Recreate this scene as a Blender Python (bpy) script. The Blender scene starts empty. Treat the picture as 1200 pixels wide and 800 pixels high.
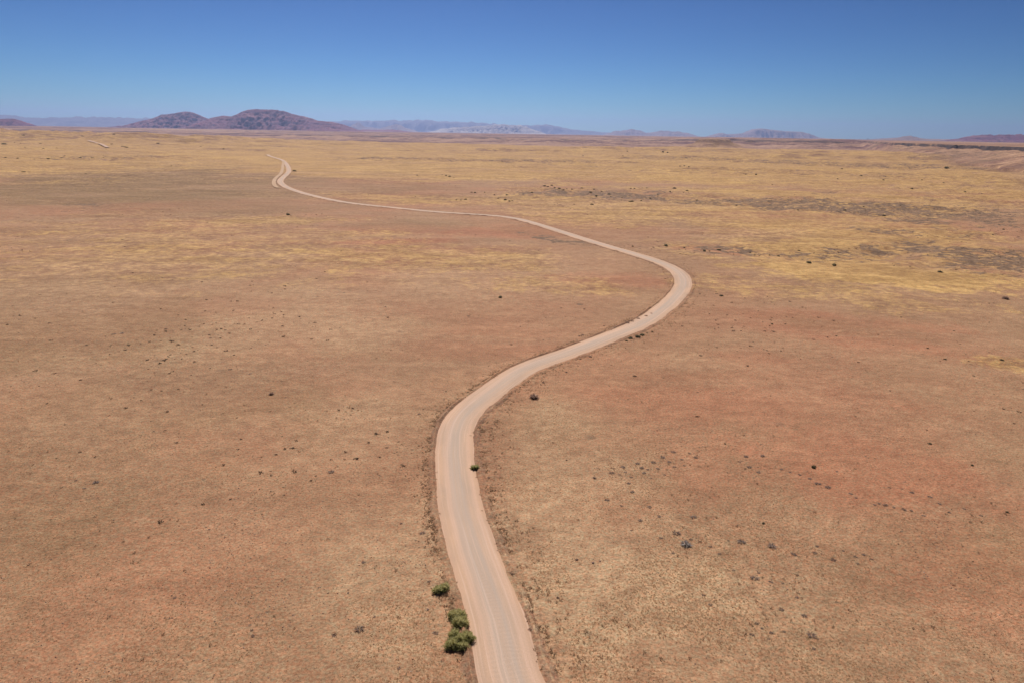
import bpy, math, random
import numpy as np
from mathutils import Matrix, Vector

sc = bpy.context.scene
COL = sc.collection
R_ = math.radians
rnd = random.Random(7)
rng = np.random.default_rng(7)

# ------------------------------------------------------------------ camera, sky, sun, exposure
# drone camera 60 m above the plain, looking north and slightly down, rolled by one degree
CAM_R = (0.9998639, 0.00480511, 0.01578248)
CAM_U = (-0.01649775, 0.29121893, 0.95651417)
CAM_F = (0.0, 0.95664437, -0.29125857)

cam = bpy.data.cameras.new('camera'); camo = bpy.data.objects.new('camera', cam); COL.objects.link(camo)
cam.lens = 24; cam.sensor_width = 36; cam.clip_start = 1; cam.clip_end = 400000
_r, _u, _f = Vector(CAM_R), Vector(CAM_U), Vector(CAM_F)
camo.matrix_world = Matrix(((_r.x, _u.x, -_f.x, 0), (_r.y, _u.y, -_f.y, 0), (_r.z, _u.z, -_f.z, 60), (0, 0, 0, 1)))
sc.camera = camo

SUN_EL, SUN_AZ = 47.0, -11.0            # degrees above the horizon, degrees right of the view direction
w = bpy.data.worlds.new('World'); sc.world = w; w.use_nodes = True
nt = w.node_tree; nt.nodes.clear()
sky = nt.nodes.new('ShaderNodeTexSky'); sky.sky_type = 'NISHITA'; sky.sun_disc = False
sky.sun_elevation = R_(SUN_EL); sky.sun_rotation = R_(SUN_AZ)
sky.altitude = 2500; sky.air_density = 1.0; sky.dust_density = 0.0; sky.ozone_density = 3.0
bg = nt.nodes.new('ShaderNodeBackground'); bg.inputs['Strength'].default_value = 0.10
wo = nt.nodes.new('ShaderNodeOutputWorld')
gm = nt.nodes.new('ShaderNodeGamma'); gm.inputs[1].default_value = 1.85      # deep blue polarised desert sky
mu = nt.nodes.new('ShaderNodeMix'); mu.data_type = 'RGBA'; mu.blend_type = 'MULTIPLY'; mu.inputs[0].default_value = 1; mu.inputs[7].default_value = (.046, .073, .084, 1)
nt.links.new(sky.outputs[0], gm.inputs[0]); nt.links.new(gm.outputs[0], mu.inputs[6]); nt.links.new(mu.outputs[2], bg.inputs['Color']); nt.links.new(bg.outputs[0], wo.inputs[0])

sl = bpy.data.lights.new('sun', 'SUN'); sl.energy = 5.0; sl.angle = R_(.53); sl.color = (1.0, .96, .925)
so = bpy.data.objects.new('sun', sl); COL.objects.link(so)
_d = Vector((math.sin(R_(SUN_AZ)) * math.cos(R_(SUN_EL)), math.cos(R_(SUN_AZ)) * math.cos(R_(SUN_EL)), math.sin(R_(SUN_EL))))
so.rotation_euler = _d.to_track_quat('Z', 'Y').to_euler(); so.location = (0, 0, 200)
vs = sc.view_settings; vs.view_transform = 'Standard'; vs.look = 'None'; vs.exposure = 0; vs.gamma = 1

# ------------------------------------------------------------------ places read off image pixels, projected to ground metres; mountains at assumed distances
PATCHES = [('Y', 175, 307, 77.8, 40.7, 52.2, 1.0), ('Y', 154, 362, 27.3, 22.4, 25.2, 0.6), ('Y', -22, 342, 69.0, 23.3, 26.7, 0.7), ('Y', -161, 476, 76.9, 27.9, 31.2, 0.75), ('Y', -208, 367, 101.5, 89.8, 152.0, 0.4), ('Y', 249, 492, 97.6, 59.2, 74.9, 0.6), ('Y', 189, 597, 242.7, 42.3, 48.6, 0.6), ('Y', 288, 793, 320.2, 61.8, 72.1, 0.9), ('Y', -57, 1092, 398.2, 194.1, 298.3, 0.8), ('Y', 53, 486, 48.2, 36.1, 42.2, 0.4), ('Y', 138, 184, 14.5, 10.8, 11.9, 0.6), ('Y', -71, 278, 42.6, 28.2, 34.6, 0.35), ('R', 111, 215, 53.0, 24.8, 30.8, 0.75), ('R', 89, 231, 17.9, 14.2, 16.0, 0.5), ('R', 34, 156, 39.6, 23.1, 31.2, 0.55), ('R', 65, 114, 33.2, 19.2, 26.1, 0.85), ('R', 66, 80, 15.3, 16.9, 23.8, 0.6), ('R', 37, 115, 9.5, 9.7, 11.3, 0.6), ('R', -86, 115, 38.4, 34.8, 62.0, 0.45), ('R', -72, 154, 45.3, 26.4, 36.8, 0.5), ('R', -47, 81, 30.8, 18.8, 28.7, 0.35), ('R', -4, 435, 43.4, 36.1, 42.9, 1.0), ('R', -73, 443, 49.6, 23.4, 26.0, 0.7), ('R', -374, 672, 214.6, 222.1, 511.8, 0.25), ('R', -152, 762, 84.0, 102.9, 138.9, 0.5), ('R', -90, 595, 44.0, 53.0, 63.9, 0.5), ('R', 44, 291, 33.3, 15.7, 17.5, 0.7), ('R', 151, 454, 50.8, 25.4, 28.3, 0.7), ('R', -10, 196, 30.8, 23.5, 30.1, 0.4), ('R', 4, 158, 12.6, 10.0, 11.3, 0.4), ('G', 308, 629, 193.6, 85.7, 112.6, 1.1), ('G', 241, 370, 79.0, 53.7, 70.2, 1.1), ('G', 86, 721, 123.8, 83.8, 108.1, 1.05), ('G', 253, 466, 40.5, 28.6, 32.0, 0.8), ('G', -830, 1418, 240.5, 126.0, 148.5, 0.7), ('G', -85, 1608, 505.6, 138.5, 166.9, 0.8), ('G', 829, 1730, 460.1, 227.6, 297.6, 0.8), ('G', -150, 442, 38.5, 12.4, 13.1, 0.7), ('G', 342, 476, 65.1, 70.1, 91.4, 0.7), ('G', 125, 373, 42.1, 14.7, 15.9, 0.7), ('G', 342, 523, 84.2, 48.8, 57.6, 0.5), ('G', -11, 2528, 274.1, 225.4, 273.8, 0.5), ('G', 531, 894, 130.9, 68.6, 78.8, 0.5), ('G', 150, 289, 22.0, 7.8, 8.2, 0.5), ('T', 6, 90, 11.7, 31.8, 76.8, 0.75), ('T', 24, 79, 22.1, 16.8, 25.5, 0.7), ('T', -15, 80, 12.9, 19.4, 31.8, 0.6), ('T', 16, 112, 14.0, 14.5, 18.7, 0.6), ('T', -68, 193, 65.8, 27.5, 36.5, 0.5), ('T', 68, 170, 45.0, 12.1, 13.8, 0.6), ('T', 90, 138, 22.4, 9.1, 10.2, 0.35), ('T', -32, 133, 19.9, 22.9, 32.4, 0.4), ('T', -156, 272, 76.2, 32.8, 40.9, 0.4), ('B', -389, 700, 240.6, 269.9, 794.8, 1.2), ('B', -221, 521, 129.1, 73.5, 98.2, 0.6), ('B', -152, 762, 93.3, 102.9, 138.9, 0.7), ('B', -70, 460, 63.0, 36.7, 43.3, 0.5), ('B', -134, 189, 64.6, 47.5, 77.2, 0.55), ('B', -78, 146, 54.9, 28.7, 41.9, 0.5), ('B', -84, 103, 31.9, 34.0, 63.2, 0.5), ('B', -172, 247, 69.9, 35.6, 45.9, 0.35), ('B', -64, 110, 18.3, 12.7, 15.4, 0.3), ('B', 145, 453, 56.4, 33.0, 38.2, 0.5), ('B', 113, 218, 33.9, 13.4, 14.9, 0.4), ('B', 10, 445, 33.2, 34.1, 40.0, 0.4), ('B', 71, 92, 15.9, 14.6, 18.8, 0.25), ('B', -35, 670, 98.7, 42.4, 48.3, 0.5), ('B', 36, 168, 22.3, 12.6, 14.6, 0.25), ('Y', 197, 395, 113.6, 146.6, 409.2, 0.7), ('Y', 67, 552, 109.2, 102.6, 159.6, 0.5), ('Y', -52, 342, 107.7, 40.1, 51.4, 0.45), ('Y', -188, 355, 116.1, 101.5, 197.1, 0.38), ('Y', -34, 644, 158.3, 74.2, 95.7, 0.55), ('Y', 18, 285, 43.6, 22.8, 26.8, 0.4), ('Y', -104, 412, 82.3, 27.3, 31.1, 0.5), ('G', 1407, 2260, 245.3, 396.4, 563.1, 0.8), ('G', 1788, 3258, 235.1, 589.0, 860.6, 0.7), ('G', 1266, 2952, 177.6, 468.8, 660.6, 0.6), ('G', 451, 1903, 275.8, 134.7, 156.0, 0.7), ('G', 127, 379, 52.2, 15.2, 16.4, 1.0), ('G', -521, 1417, 206.0, 79.2, 88.4, 0.5), ('G', 681, 1256, 182.8, 98.1, 113.5, 0.6), ('G', 13, 612, 52.7, 21.9, 23.5, 0.6), ('G', -298, 467, 52.3, 15.4, 16.3, 0.4), ('T', 17, 79, 23.2, 16.6, 25.0, 1.2), ('T', -15, 283, 72.0, 44.3, 62.7, 0.5), ('T', 79, 147, 29.7, 8.3, 9.1, 0.5), ('T', -90, 233, 60.2, 28.6, 36.4, 0.5), ('Y', -174, 343, 138.3, 122.7, 316.2, 0.46), ('Y', -51, 330, 116.7, 51.9, 73.5, 0.62), ('Y', 14, 277, 49.4, 24.3, 29.2, 0.6), ('Y', 120, 269, 85.8, 30.6, 38.1, 0.5), ('Y', 196, 571, 232.7, 156.5, 315.8, 0.6), ('G', 693, 1041, 114.0, 246.7, 404.5, 0.5), ('G', 342, 523, 90.7, 70.5, 90.5, 0.8), ('G', 433, 681, 92.0, 144.4, 222.7, 0.6), ('R', 118, 378, 37.9, 12.1, 12.8, 1.0), ('R', -69, 389, 58.4, 12.4, 13.2, 0.8), ('G', -70, 395, 54.4, 6.5, 6.7, 0.7), ('R', 55, 151, 52.8, 32.8, 52.1, 0.6), ('G', 342, 580, 143.1, 57.6, 69.1, 0.8), ('G', 226, 326, 41.1, 25.3, 28.8, 0.8), ('G', 572, 1251, 394.7, 150.2, 191.5, 0.6), ('G', 755, 2901, 698.2, 431.3, 604.2, 0.6), ('G', 240, 1262, 398.2, 88.9, 103.0, 0.5), ('R', 205, 460, 68.7, 31.2, 35.4, 0.5), ('R', -105, 232, 47.9, 17.0, 19.5, 0.4)]
ROAD = [(4.1, 52.3), (3.2, 55.3), (2.2, 58.2), (1.1, 61.7), (0.1, 65.6), (-0.5, 68.9), (-1.3, 73.1), (-2.1, 76.4), (-3.0, 80.0), (-4.0, 83.8), (-5.1, 87.9), (-6.2, 92.5), (-7.3, 97.3), (-8.3, 102.0), (-9.0, 106.7), (-9.7, 111.4), (-10.3, 116.2), (-10.9, 121.2), (-11.2, 126.0), (-11.4, 130.7), (-11.0, 137.1), (-9.6, 143.0), (-7.6, 148.3), (-4.7, 155.1), (-1.7, 161.8), (0.8, 167.0), (3.4, 171.5), (7.1, 176.4), (12.0, 181.8), (17.1, 187.4), (21.8, 192.9), (26.3, 198.5), (31.4, 204.7), (37.0, 211.6), (42.6, 219.2), (47.8, 227.7), (52.7, 237.1), (57.6, 246.8), (62.2, 256.9), (66.4, 266.9), (69.8, 276.2), (72.4, 285.3), (74.4, 294.8), (75.5, 304.9), (75.7, 314.7), (74.8, 323.8), (73.0, 332.4), (70.4, 341.1), (67.2, 349.8), (63.6, 358.4), (59.9, 367.0), (55.9, 375.6), (51.8, 385.0), (47.5, 395.1), (43.1, 406.1), (38.4, 418.0), (33.5, 430.9), (28.2, 444.4), (22.6, 458.7), (16.9, 472.8), (11.2, 486.1), (5.5, 498.0), (-0.3, 507.6), (-9.7, 517.5), (-23.9, 525.4), (-35.3, 530.0), (-51.0, 536.3), (-65.5, 543.3), (-75.8, 549.8), (-86.4, 557.2), (-97.3, 564.7), (-108.5, 572.3), (-120.1, 580.5), (-132.2, 589.7), (-145.0, 600.9), (-159.1, 616.4), (-174.8, 636.5), (-190.9, 659.3), (-206.9, 683.6), (-222.4, 709.2), (-236.9, 735.3), (-250.1, 761.7), (-262.0, 788.1), (-272.6, 814.1), (-282.1, 841.1), (-291.3, 871.9), (-300.5, 907.2), (-309.7, 943.9), (-318.8, 979.9), (-329.2, 1018.8), (-336.0, 1042.0), (-344.2, 1068.7), (-354.0, 1099.0), (-365.0, 1132.2), (-376.9, 1167.6), (-389.7, 1204.8), (-403.3, 1243.9), (-417.8, 1284.6), (-432.7, 1325.9), (-447.3, 1365.6), (-461.0, 1401.3), (-473.3, 1431.5), (-494.1, 1477.8), (-514.2, 1519.8), (-537.3, 1568.1), (-560.4, 1617.5), (-578.8, 1659.4), (-591.8, 1692.6), (-603.1, 1723.4)]
TRACK = [(-447.1, 1361.7), (-436.5, 1327.8), (-426.2, 1294.8), (-415.9, 1262.2), (-405.5, 1229.3), (-394.8, 1195.9), (-384.1, 1162.4), (-373.5, 1129.4), (-363.2, 1097.1), (-353.3, 1065.4), (-343.8, 1034.9), (-335.3, 1006.6), (-328.0, 981.7), (-322.2, 960.3), (-317.5, 941.8), (-313.2, 924.5), (-308.8, 907.3), (-304.1, 889.9), (-299.1, 872.5), (-294.1, 855.5), (-289.0, 839.0), (-283.8, 823.0), (-278.6, 807.8), (-273.6, 793.6), (-269.0, 781.1), (-264.7, 770.2), (-260.8, 760.9), (-254.3, 747.0), (-247.3, 737.9), (-245.3, 736.1)]
HILL_ROAD = [(-1571, 2612), (-1556, 2593), (-1553, 2593), (-1549, 2592), (-1543, 2587), (-1532, 2576), (-1520, 2563), (-1508, 2549), (-1501, 2543), (-1451, 2465), (-1438, 2449), (-1421, 2427), (-1310, 2243), (-1276, 2191), (-1249, 2150), (-1228, 2119), (-1211, 2097), (-1196, 2077), (-1186, 2066)]
MOUNTAINS = [
    ('mountain', 'dark purple rocky hill with a rounded top, the left of the two big hills on the horizon', 'brown', 17000, 2600, [(-9397, 37), (-9013, 160), (-8699, 232), (-8380, 343), (-8071, 386), (-7802, 438), (-7605, 394), (-7373, 301), (-7217, 246), (-6944, 154), (-6689, 61)]),
    ('mountain', 'largest purple brown mountain on the horizon with stepped bands of rock', 'brown', 15000, 3000, [(-6671, 83), (-6496, 205), (-6364, 261), (-6108, 313), (-5931, 299), (-5782, 360), (-5597, 439), (-5416, 471), (-5204, 454), (-4973, 449), (-4797, 418), (-4623, 362), (-4412, 323), (-4272, 291), (-4150, 242), (-3865, 229), (-3653, 182), (-3442, 117), (-3213, 34)]),
    ('mountain', 'low dark hill cut by the left edge of the view', 'brown', 14000, 1200, [(-11131, 4), (-10780, 73), (-10431, 143), (-10092, 167), (-9838, 184), (-9680, 139), (-9588, 92), (-9481, 38)]),
    ('mountain_range', 'long even blue range behind the two big hills at far left', 'blue', 42000, 6000, [(-36267, 468), (-33230, 611), (-30219, 658), (-29481, 598), (-28751, 491), (-27751, 483), (-26491, 526), (-25730, 586), (-24480, 582), (-23229, 577), (-21982, 549), (-20233, 529), (-17240, 433), (-13749, 249)]),
    ('mountain_range', 'long flat topped blue grey range in the middle of the horizon', 'blue', 48000, 6000, [(-13413, 367), (-12251, 631), (-11105, 676), (-9388, 703), (-8243, 748), (-5956, 784), (-4243, 729), (-2528, 702), (-239, 574), (1477, 601), (2048, 638), (2910, 515), (3775, 364), (5501, 227), (6650, 191), (8954, 62)]),
    ('mountain_ridge', 'two small tan cones in front of the blue grey range', 'tan', 36000, 3000, [(-8700, 24), (-8254, 319), (-7903, 467), (-7570, 248), (-6842, 177), (-6364, 308), (-5931, 417), (-5550, 238), (-4823, 44)]),
    ('mountain_ridge', 'pale chalky ridge with furrowed slopes below the blue grey range', 'pale', 34000, 4000, [(-4394, -30), (-3414, 218), (-2399, 312), (-1385, 386), (-777, 453), (236, 431), (849, 247), (1546, 25)]),
    ('mountain_ridge', 'thin dark purple ridge running right from the foot of the largest mountain', 'brown', 20000, 1400, [(-4451, 23), (-4280, 95), (-3922, 89), (-3443, 108), (-3086, 68), (-2728, 28), (-2250, 12), (-1771, -15)]),
    ('mountain_ridge', 'pair of low pinkish cones right of the blue grey range', 'tan', 36000, 3000, [(4393, 25), (4983, 240), (5325, 266), (5835, 356), (6268, 301), (6578, 183), (6920, 209), (7341, 318), (7774, 284), (8204, 270), (8639, 216), (9080, 99)]),
    ('mountain_ridge', 'small faint peaks just left of the flat pink block mountain', 'tan', 36000, 2400, [(9647, 25), (9980, 134), (10356, 243), (10665, 165), (11348, 217), (11968, 62)]),
    ('mountain', 'pink block shaped mountain with a steep left end right of the middle', 'tan', 36000, 3600, [(10681, 21), (11271, 134), (11683, 292), (11966, 440), (12262, 478), (12766, 433), (13374, 372), (14279, 350), (14608, 269), (14975, 110), (15503, 36)]),
    ('mountain_ridge', 'low purple ridge with one small pointed peak at far right', 'tan', 20000, 1800, [(9716, 29), (10187, 71), (10659, 106), (10937, 156), (11030, 172), (11204, 133), (11427, 91), (12097, 88), (13057, 71), (13782, 36)]),
    ('mountain_range', 'purple ridge cut by the right edge of the view', 'brown', 16000, 1800, [(9572, 36), (10051, 127), (10234, 166), (10513, 198), (10801, 193), (11084, 207), (11272, 219), (11466, 204), (11939, 220), (12713, 178), (13509, 62)]),
]
SHRUBS = {
    'left_named': [(-56.8, 150.9, 1.42, 'dead', 'brown leafless bush alone on the bare soil left of the S bend')],
    'dead_bush': [(5.5, 151.4, 2.64, 'dead', 'large round leafless brown bush standing just inside the S bend')],
    'bend_bush': [(-6.6, 116.1, 1.45, 'green', 'small round green bush on the right edge of the road below the S bend')],
    'named_far': [(151.3, 345.4, 2.61, 'green', 'dark green bush on the yellow grass, left of the pair right of the bend'), (160.9, 338.8, 2.56, 'green', 'dark green bush with a grey streak behind it, right one of its pair'), (196.5, 266.5, 3.07, 'dead', 'wide brown bush near the right edge beyond the red ground'), (-4.6, 253.0, 1.62, 'green', 'lone dark bush on open ground left of the right bend'), (954.4, 1563.7, 9.46, 'green', 'broad dark green thicket on the yellow slope under the dark cap rock'), (174.1, 662.5, 3.26, 'tree', 'lone dark tree on the yellow flat right of the grey shrub belt'), (1743.9, 2818.3, 13.57, 'tree', 'small tree standing on the rim of the dark cap rock'), (11434.6, 23161.4, 83.16, 'tree', 'tiny lone tree on the table land left of the dark cap rock'), (-165.4, 504.2, 3.12, 'green', 'lone dark bush on yellow grass below the distant road at left'), (-329.9, 1050.0, 5.11, 'green', 'small dark bush right of the kink in the distant road'), (57.9, 118.0, 0.98, 'green', 'dark green bush at the top of the line of grey shrublets on the red flat'), (27.3, 91.5, 1.71, 'grey', 'largest pale grey twiggy shrub in the stony patch right of the road'), (38.5, 72.0, 1.08, 'grey', 'round dark grey shrub lowest but one in the stony patch near the lower right'), (40.5, 91.6, 1.44, 'grey', 'wide flat dark grey shrub right of the palest grey one'), (-18.6, 71.6, 1.18, 'grey', 'blackish grey flattened shrub left of the two big green bushes'), (-32.8, 112.8, 1.1, 'grey', 'dark grey shrub alone on the soil left of the S bend'), (-73.1, 107.8, 1.06, 'grey', 'dark grey shrub near the left edge halfway down the view')],
    'stony': [(16.8, 104.5, 1.17), (24.7, 99.5, 1.13), (21.4, 98.1, 0.97), (30.5, 99.6, 1.13), (26.5, 94.6, 1.21), (23.8, 93.2, 0.67), (34.2, 93.0, 0.67), (36.2, 92.7, 1.33), (43.1, 89.5, 1.03), (35.2, 83.5, 1.1), (36.2, 84.8, 0.62), (39.1, 75.7, 0.9), (37.8, 69.6, 0.74), (32.2, 74.0, 0.88), (30.9, 71.9, 0.76), (35.2, 72.6, 0.65), (33.5, 72.3, 0.65), (36.5, 76.9, 0.91), (31.8, 89.3, 0.77), (24.8, 89.2, 0.64), (46.5, 90.0, 0.65), (48.5, 88.3, 0.89), (51.1, 90.7, 0.65), (52.3, 89.2, 0.64), (53.8, 89.8, 0.78), (54.4, 88.7, 0.77), (19.0, 102.6, 0.87), (23.7, 102.4, 0.87), (19.5, 95.2, 0.68), (27.2, 77.5, 0.69), (26.8, 79.5, 0.58), (39.0, 71.4, 0.43), (38.0, 67.7, 0.41), (32.8, 71.2, 0.43), (32.6, 73.1, 0.55), (39.6, 79.4, 0.58), (32.7, 85.3, 0.62), (37.2, 82.8, 0.73), (38.8, 82.5, 0.48), (31.0, 91.2, 0.65), (28.4, 93.0, 0.67), (47.6, 91.8, 0.53), (51.8, 87.5, 0.51)],
    'cluster': [(32.4, 123.6, 1.02), (29.9, 121.2, 1.0), (27.6, 119.0, 0.98), (24.9, 116.6, 1.13), (25.0, 114.6, 1.11), (21.4, 116.7, 1.13), (18.9, 114.3, 1.11), (15.5, 112.3, 0.94), (21.5, 110.5, 1.08), (21.6, 107.4, 0.9), (19.5, 116.1, 0.8), (36.3, 121.4, 1.0), (22.3, 112.8, 0.78), (25.9, 116.0, 0.8), (30.7, 119.3, 0.82), (33.4, 120.5, 0.83), (27.9, 116.4, 0.81), (20.3, 113.7, 0.79), (24.4, 118.3, 0.82), (35.6, 123.2, 0.68), (25.9, 112.6, 0.63), (31.2, 117.3, 0.65), (33.3, 118.0, 0.65), (16.5, 116.2, 0.64), (21.5, 114.7, 0.64), (28.7, 114.1, 0.63)],
    'line': [(44.4, 119.8, 0.83), (45.6, 117.7, 1.14), (46.4, 122.1, 1.01), (49.8, 122.5, 1.01), (51.5, 117.0, 0.97), (54.1, 114.9, 0.96), (55.4, 113.4, 0.94), (56.1, 111.5, 1.09), (57.3, 110.2, 1.08), (60.3, 107.9, 1.06), (62.7, 104.2, 0.88), (64.4, 104.1, 0.88), (66.9, 102.7, 0.87), (68.0, 102.4, 0.87), (69.2, 100.9, 0.85), (70.4, 109.9, 0.77), (71.5, 108.6, 0.91), (73.9, 107.2, 0.9), (61.7, 116.3, 0.8), (46.7, 115.8, 0.8), (52.7, 115.9, 0.64), (60.6, 106.5, 0.75), (65.5, 103.4, 0.58), (63.6, 104.5, 0.59), (74.2, 104.9, 0.74), (74.2, 102.2, 0.72), (68.4, 110.3, 0.61), (77.6, 103.5, 0.73), (79.1, 101.4, 0.57)],
    'left_soil': [(-17.2, 74.0, 0.66), (-9.0, 71.2, 0.75), (-13.5, 93.4, 0.93), (-11.0, 81.4, 0.72), (-10.1, 81.1, 0.59), (-7.6, 66.5, 0.61), (-12.6, 65.2, 0.7), (-17.3, 96.1, 0.82), (-21.1, 85.6, 0.75), (-77.0, 108.4, 0.76), (-73.9, 105.7, 0.59), (-32.0, 71.1, 0.53), (-31.5, 70.1, 0.63), (-21.5, 70.5, 0.64), (-15.8, 149.4, 0.8), (-20.4, 140.5, 0.76), (-19.4, 122.7, 0.67), (-90.1, 195.0, 1.02), (-120.3, 197.2, 1.29), (-118.3, 198.2, 1.29), (-73.3, 167.7, 1.11), (-67.0, 164.6, 1.31), (-65.4, 258.2, 0.99), (-149.1, 197.4, 0.77), (-15.0, 225.3, 1.46), (-73.5, 251.0, 0.97), (-46.9, 93.4, 0.53), (-66.3, 85.2, 0.49), (-73.9, 129.5, 0.71), (-43.4, 122.4, 0.67), (-44.5, 77.1, 0.46)],
    'road_right': [(2.9, 72.0, 0.86), (2.6, 81.5, 0.72), (12.4, 86.4, 0.5), (10.1, 87.1, 0.63), (4.4, 65.4, 0.7), (-3.8, 111.6, 0.62), (14.5, 170.1, 0.68), (8.1, 162.0, 0.86), (22.2, 183.4, 1.21), (10.9, 119.2, 0.66), (15.5, 112.2, 0.62), (-1.0, 90.2, 0.78), (0.5, 83.5, 0.61), (-1.5, 92.9, 0.93), (3.9, 68.0, 0.52), (6.8, 78.4, 0.46), (5.6, 69.3, 0.52)],
    'bend_in': [(34.0, 215.3, 1.68), (36.3, 217.5, 1.69), (38.3, 219.8, 1.71), (40.4, 222.1, 1.44), (46.3, 229.2, 1.48), (31.8, 211.1, 1.1), (43.0, 225.5, 1.46), (48.8, 232.8, 1.2), (20.9, 203.7, 1.06), (22.1, 204.7, 1.07)],
    'bend_out': [(36.8, 201.9, 1.58), (38.7, 203.8, 1.59), (40.7, 205.8, 1.61), (42.7, 207.9, 1.35), (44.7, 209.9, 1.09), (34.8, 199.1, 1.04)],
    'wash': [(66.3, 381.3, 1.91), (85.8, 389.2, 1.95), (94.3, 381.6, 1.91), (97.9, 382.5, 1.92), (101.4, 379.7, 1.9), (104.8, 377.6, 2.37), (107.3, 376.4, 1.89), (113.1, 373.5, 1.87), (117.2, 374.6, 1.88), (120.8, 372.4, 1.4), (129.6, 376.4, 2.36), (124.9, 373.6, 1.41), (135.1, 369.2, 1.39), (143.8, 367.6, 1.85), (151.9, 374.3, 1.41), (162.5, 381.2, 1.91), (125.1, 340.7, 1.29), (200.1, 314.0, 1.59), (109.6, 374.5, 1.41), (134.1, 375.8, 1.88), (140.7, 371.7, 1.4)],
    'belt': [(35.6, 832.9, 4.07), (39.4, 826.5, 4.04), (45.5, 852.8, 4.17), (45.3, 787.1, 3.85), (49.3, 774.1, 3.79), (54.2, 775.2, 4.74), (76.8, 798.1, 3.9), (80.8, 742.7, 3.64), (91.1, 800.6, 3.92), (82.4, 698.6, 4.29), (99.8, 732.5, 3.59), (136.5, 821.1, 4.01), (140.1, 818.5, 4.0), (156.9, 828.0, 3.04), (172.7, 774.8, 5.69), (188.6, 825.2, 5.04), (136.4, 699.3, 3.43), (119.7, 653.7, 3.21), (109.4, 647.9, 3.98), (69.2, 615.7, 3.03), (53.4, 618.8, 2.29), (17.9, 725.6, 4.45), (-7.6, 700.7, 3.44), (-15.4, 668.0, 3.28), (-8.8, 650.8, 4.0), (-4.7, 641.2, 3.15), (-44.3, 725.3, 3.56), (-41.0, 721.5, 3.54), (-45.6, 650.0, 3.2), (-49.6, 642.9, 2.37), (-96.0, 674.9, 2.49), (65.2, 794.3, 2.92), (95.8, 766.1, 2.81), (108.5, 700.5, 2.58), (30.6, 805.7, 2.96), (59.6, 797.5, 2.93), (-2.1, 645.0, 2.38), (-53.5, 642.4, 2.37), (-31.0, 725.2, 2.67), (-20.8, 712.4, 2.62), (107.6, 651.9, 2.4), (95.8, 689.7, 2.54), (151.8, 736.4, 2.71)],
    'yellow_dots': [(-92.0, 987.9, 4.81), (-97.5, 998.2, 4.86), (-85.1, 978.0, 3.57), (-104.7, 1010.0, 3.69), (193.0, 2013.9, 7.29), (-138.7, 997.9, 3.65), (530.7, 2547.4, 18.41), (543.2, 2529.6, 15.23), (338.2, 1445.1, 5.25), (304.0, 1993.8, 7.22), (392.6, 2483.2, 8.97), (494.9, 1075.3, 3.92), (675.1, 1454.3, 5.28), (544.7, 1037.2, 5.05), (631.5, 1089.4, 5.3), (574.6, 1166.5, 4.25), (613.9, 1163.7, 4.24), (396.5, 1154.6, 5.61), (382.4, 1163.2, 5.65), (508.8, 894.8, 4.37), (549.9, 852.6, 4.17), (202.8, 633.1, 3.12), (285.7, 598.6, 2.95), (303.8, 568.0, 2.8), (344.3, 483.8, 2.4), (318.1, 456.2, 2.27), (244.1, 595.8, 2.94), (622.2, 1016.6, 3.71), (555.7, 831.0, 3.05), (317.4, 630.4, 2.33), (349.3, 948.8, 3.47), (348.6, 1449.9, 5.27), (354.0, 1435.7, 5.22), (187.0, 771.3, 2.83), (195.1, 789.3, 2.9)],
    'right_red': [(137.4, 234.0, 0.9), (103.1, 208.7, 0.81), (125.4, 197.1, 0.77), (145.7, 217.1, 0.84), (140.4, 186.2, 0.98), (82.1, 262.9, 1.34), (79.4, 192.3, 0.76), (124.2, 186.4, 0.73), (74.3, 265.3, 1.02), (123.2, 172.3, 0.68), (87.5, 221.9, 0.86), (44.0, 127.8, 0.7), (84.3, 102.6, 0.72), (89.5, 119.8, 0.66), (86.8, 129.3, 0.71), (41.4, 98.1, 0.56)],
    'left_hills': [(-2057.0, 2974.5, 21.47), (-1820.9, 2989.5, 17.98), (-1624.4, 2875.3, 20.76), (-1621.5, 2243.0, 21.63), (-1214.6, 2187.0, 7.91), (-1196.9, 2168.8, 7.85), (-1170.6, 2134.7, 10.3), (-1392.1, 2439.5, 14.69), (-668.7, 953.5, 5.81), (-662.1, 954.1, 3.49), (-1642.4, 2324.0, 8.4), (-1604.3, 2296.7, 8.3), (-1550.8, 2312.1, 8.36), (-1421.1, 2049.2, 7.42), (-1199.2, 1797.4, 6.51), (-1189.7, 1836.9, 6.66), (-553.8, 904.2, 3.31), (-1006.3, 1389.7, 6.73), (-924.2, 1306.6, 7.92), (-890.4, 1303.2, 4.74), (-889.8, 1340.7, 6.5), (-880.8, 1367.6, 6.63), (-843.9, 1369.9, 8.3), (-830.1, 1382.8, 6.7), (-823.9, 1409.9, 5.12), (-1266.0, 2511.5, 12.1), (-912.1, 1562.0, 5.67), (-910.7, 1426.0, 5.18), (-566.0, 1158.0, 4.22), (-1099.7, 2475.4, 8.95), (-945.3, 2294.2, 8.3)],
    'rocks': [(12.4, 86.4, 0.44), (13.5, 86.9, 0.38), (4.2, 77.4, 0.4), (-0.5, 94.7, 0.34), (0.5, 83.4, 0.3), (-21.7, 78.7, 0.35), (-10.5, 75.6, 0.34), (-1.7, 89.0, 0.32), (-20.8, 110.0, 0.31)],
}
# ------------------------------------------------------------------ terrain functions
def sst(a, b, t):
    t = np.clip((t - a) / (b - a), 0, 1)
    return t * t * (3 - 2 * t)

def _grad(ix, iy, seed):
    h = (ix * 374761393 + iy * 668265263 + seed * 974634777) & 0xffffffff
    h = ((h ^ (h >> 13)) * 1274126177) & 0xffffffff
    h = (h ^ (h >> 16)) & 0xffff
    return h * (2 * np.pi / 65536.0)

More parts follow.
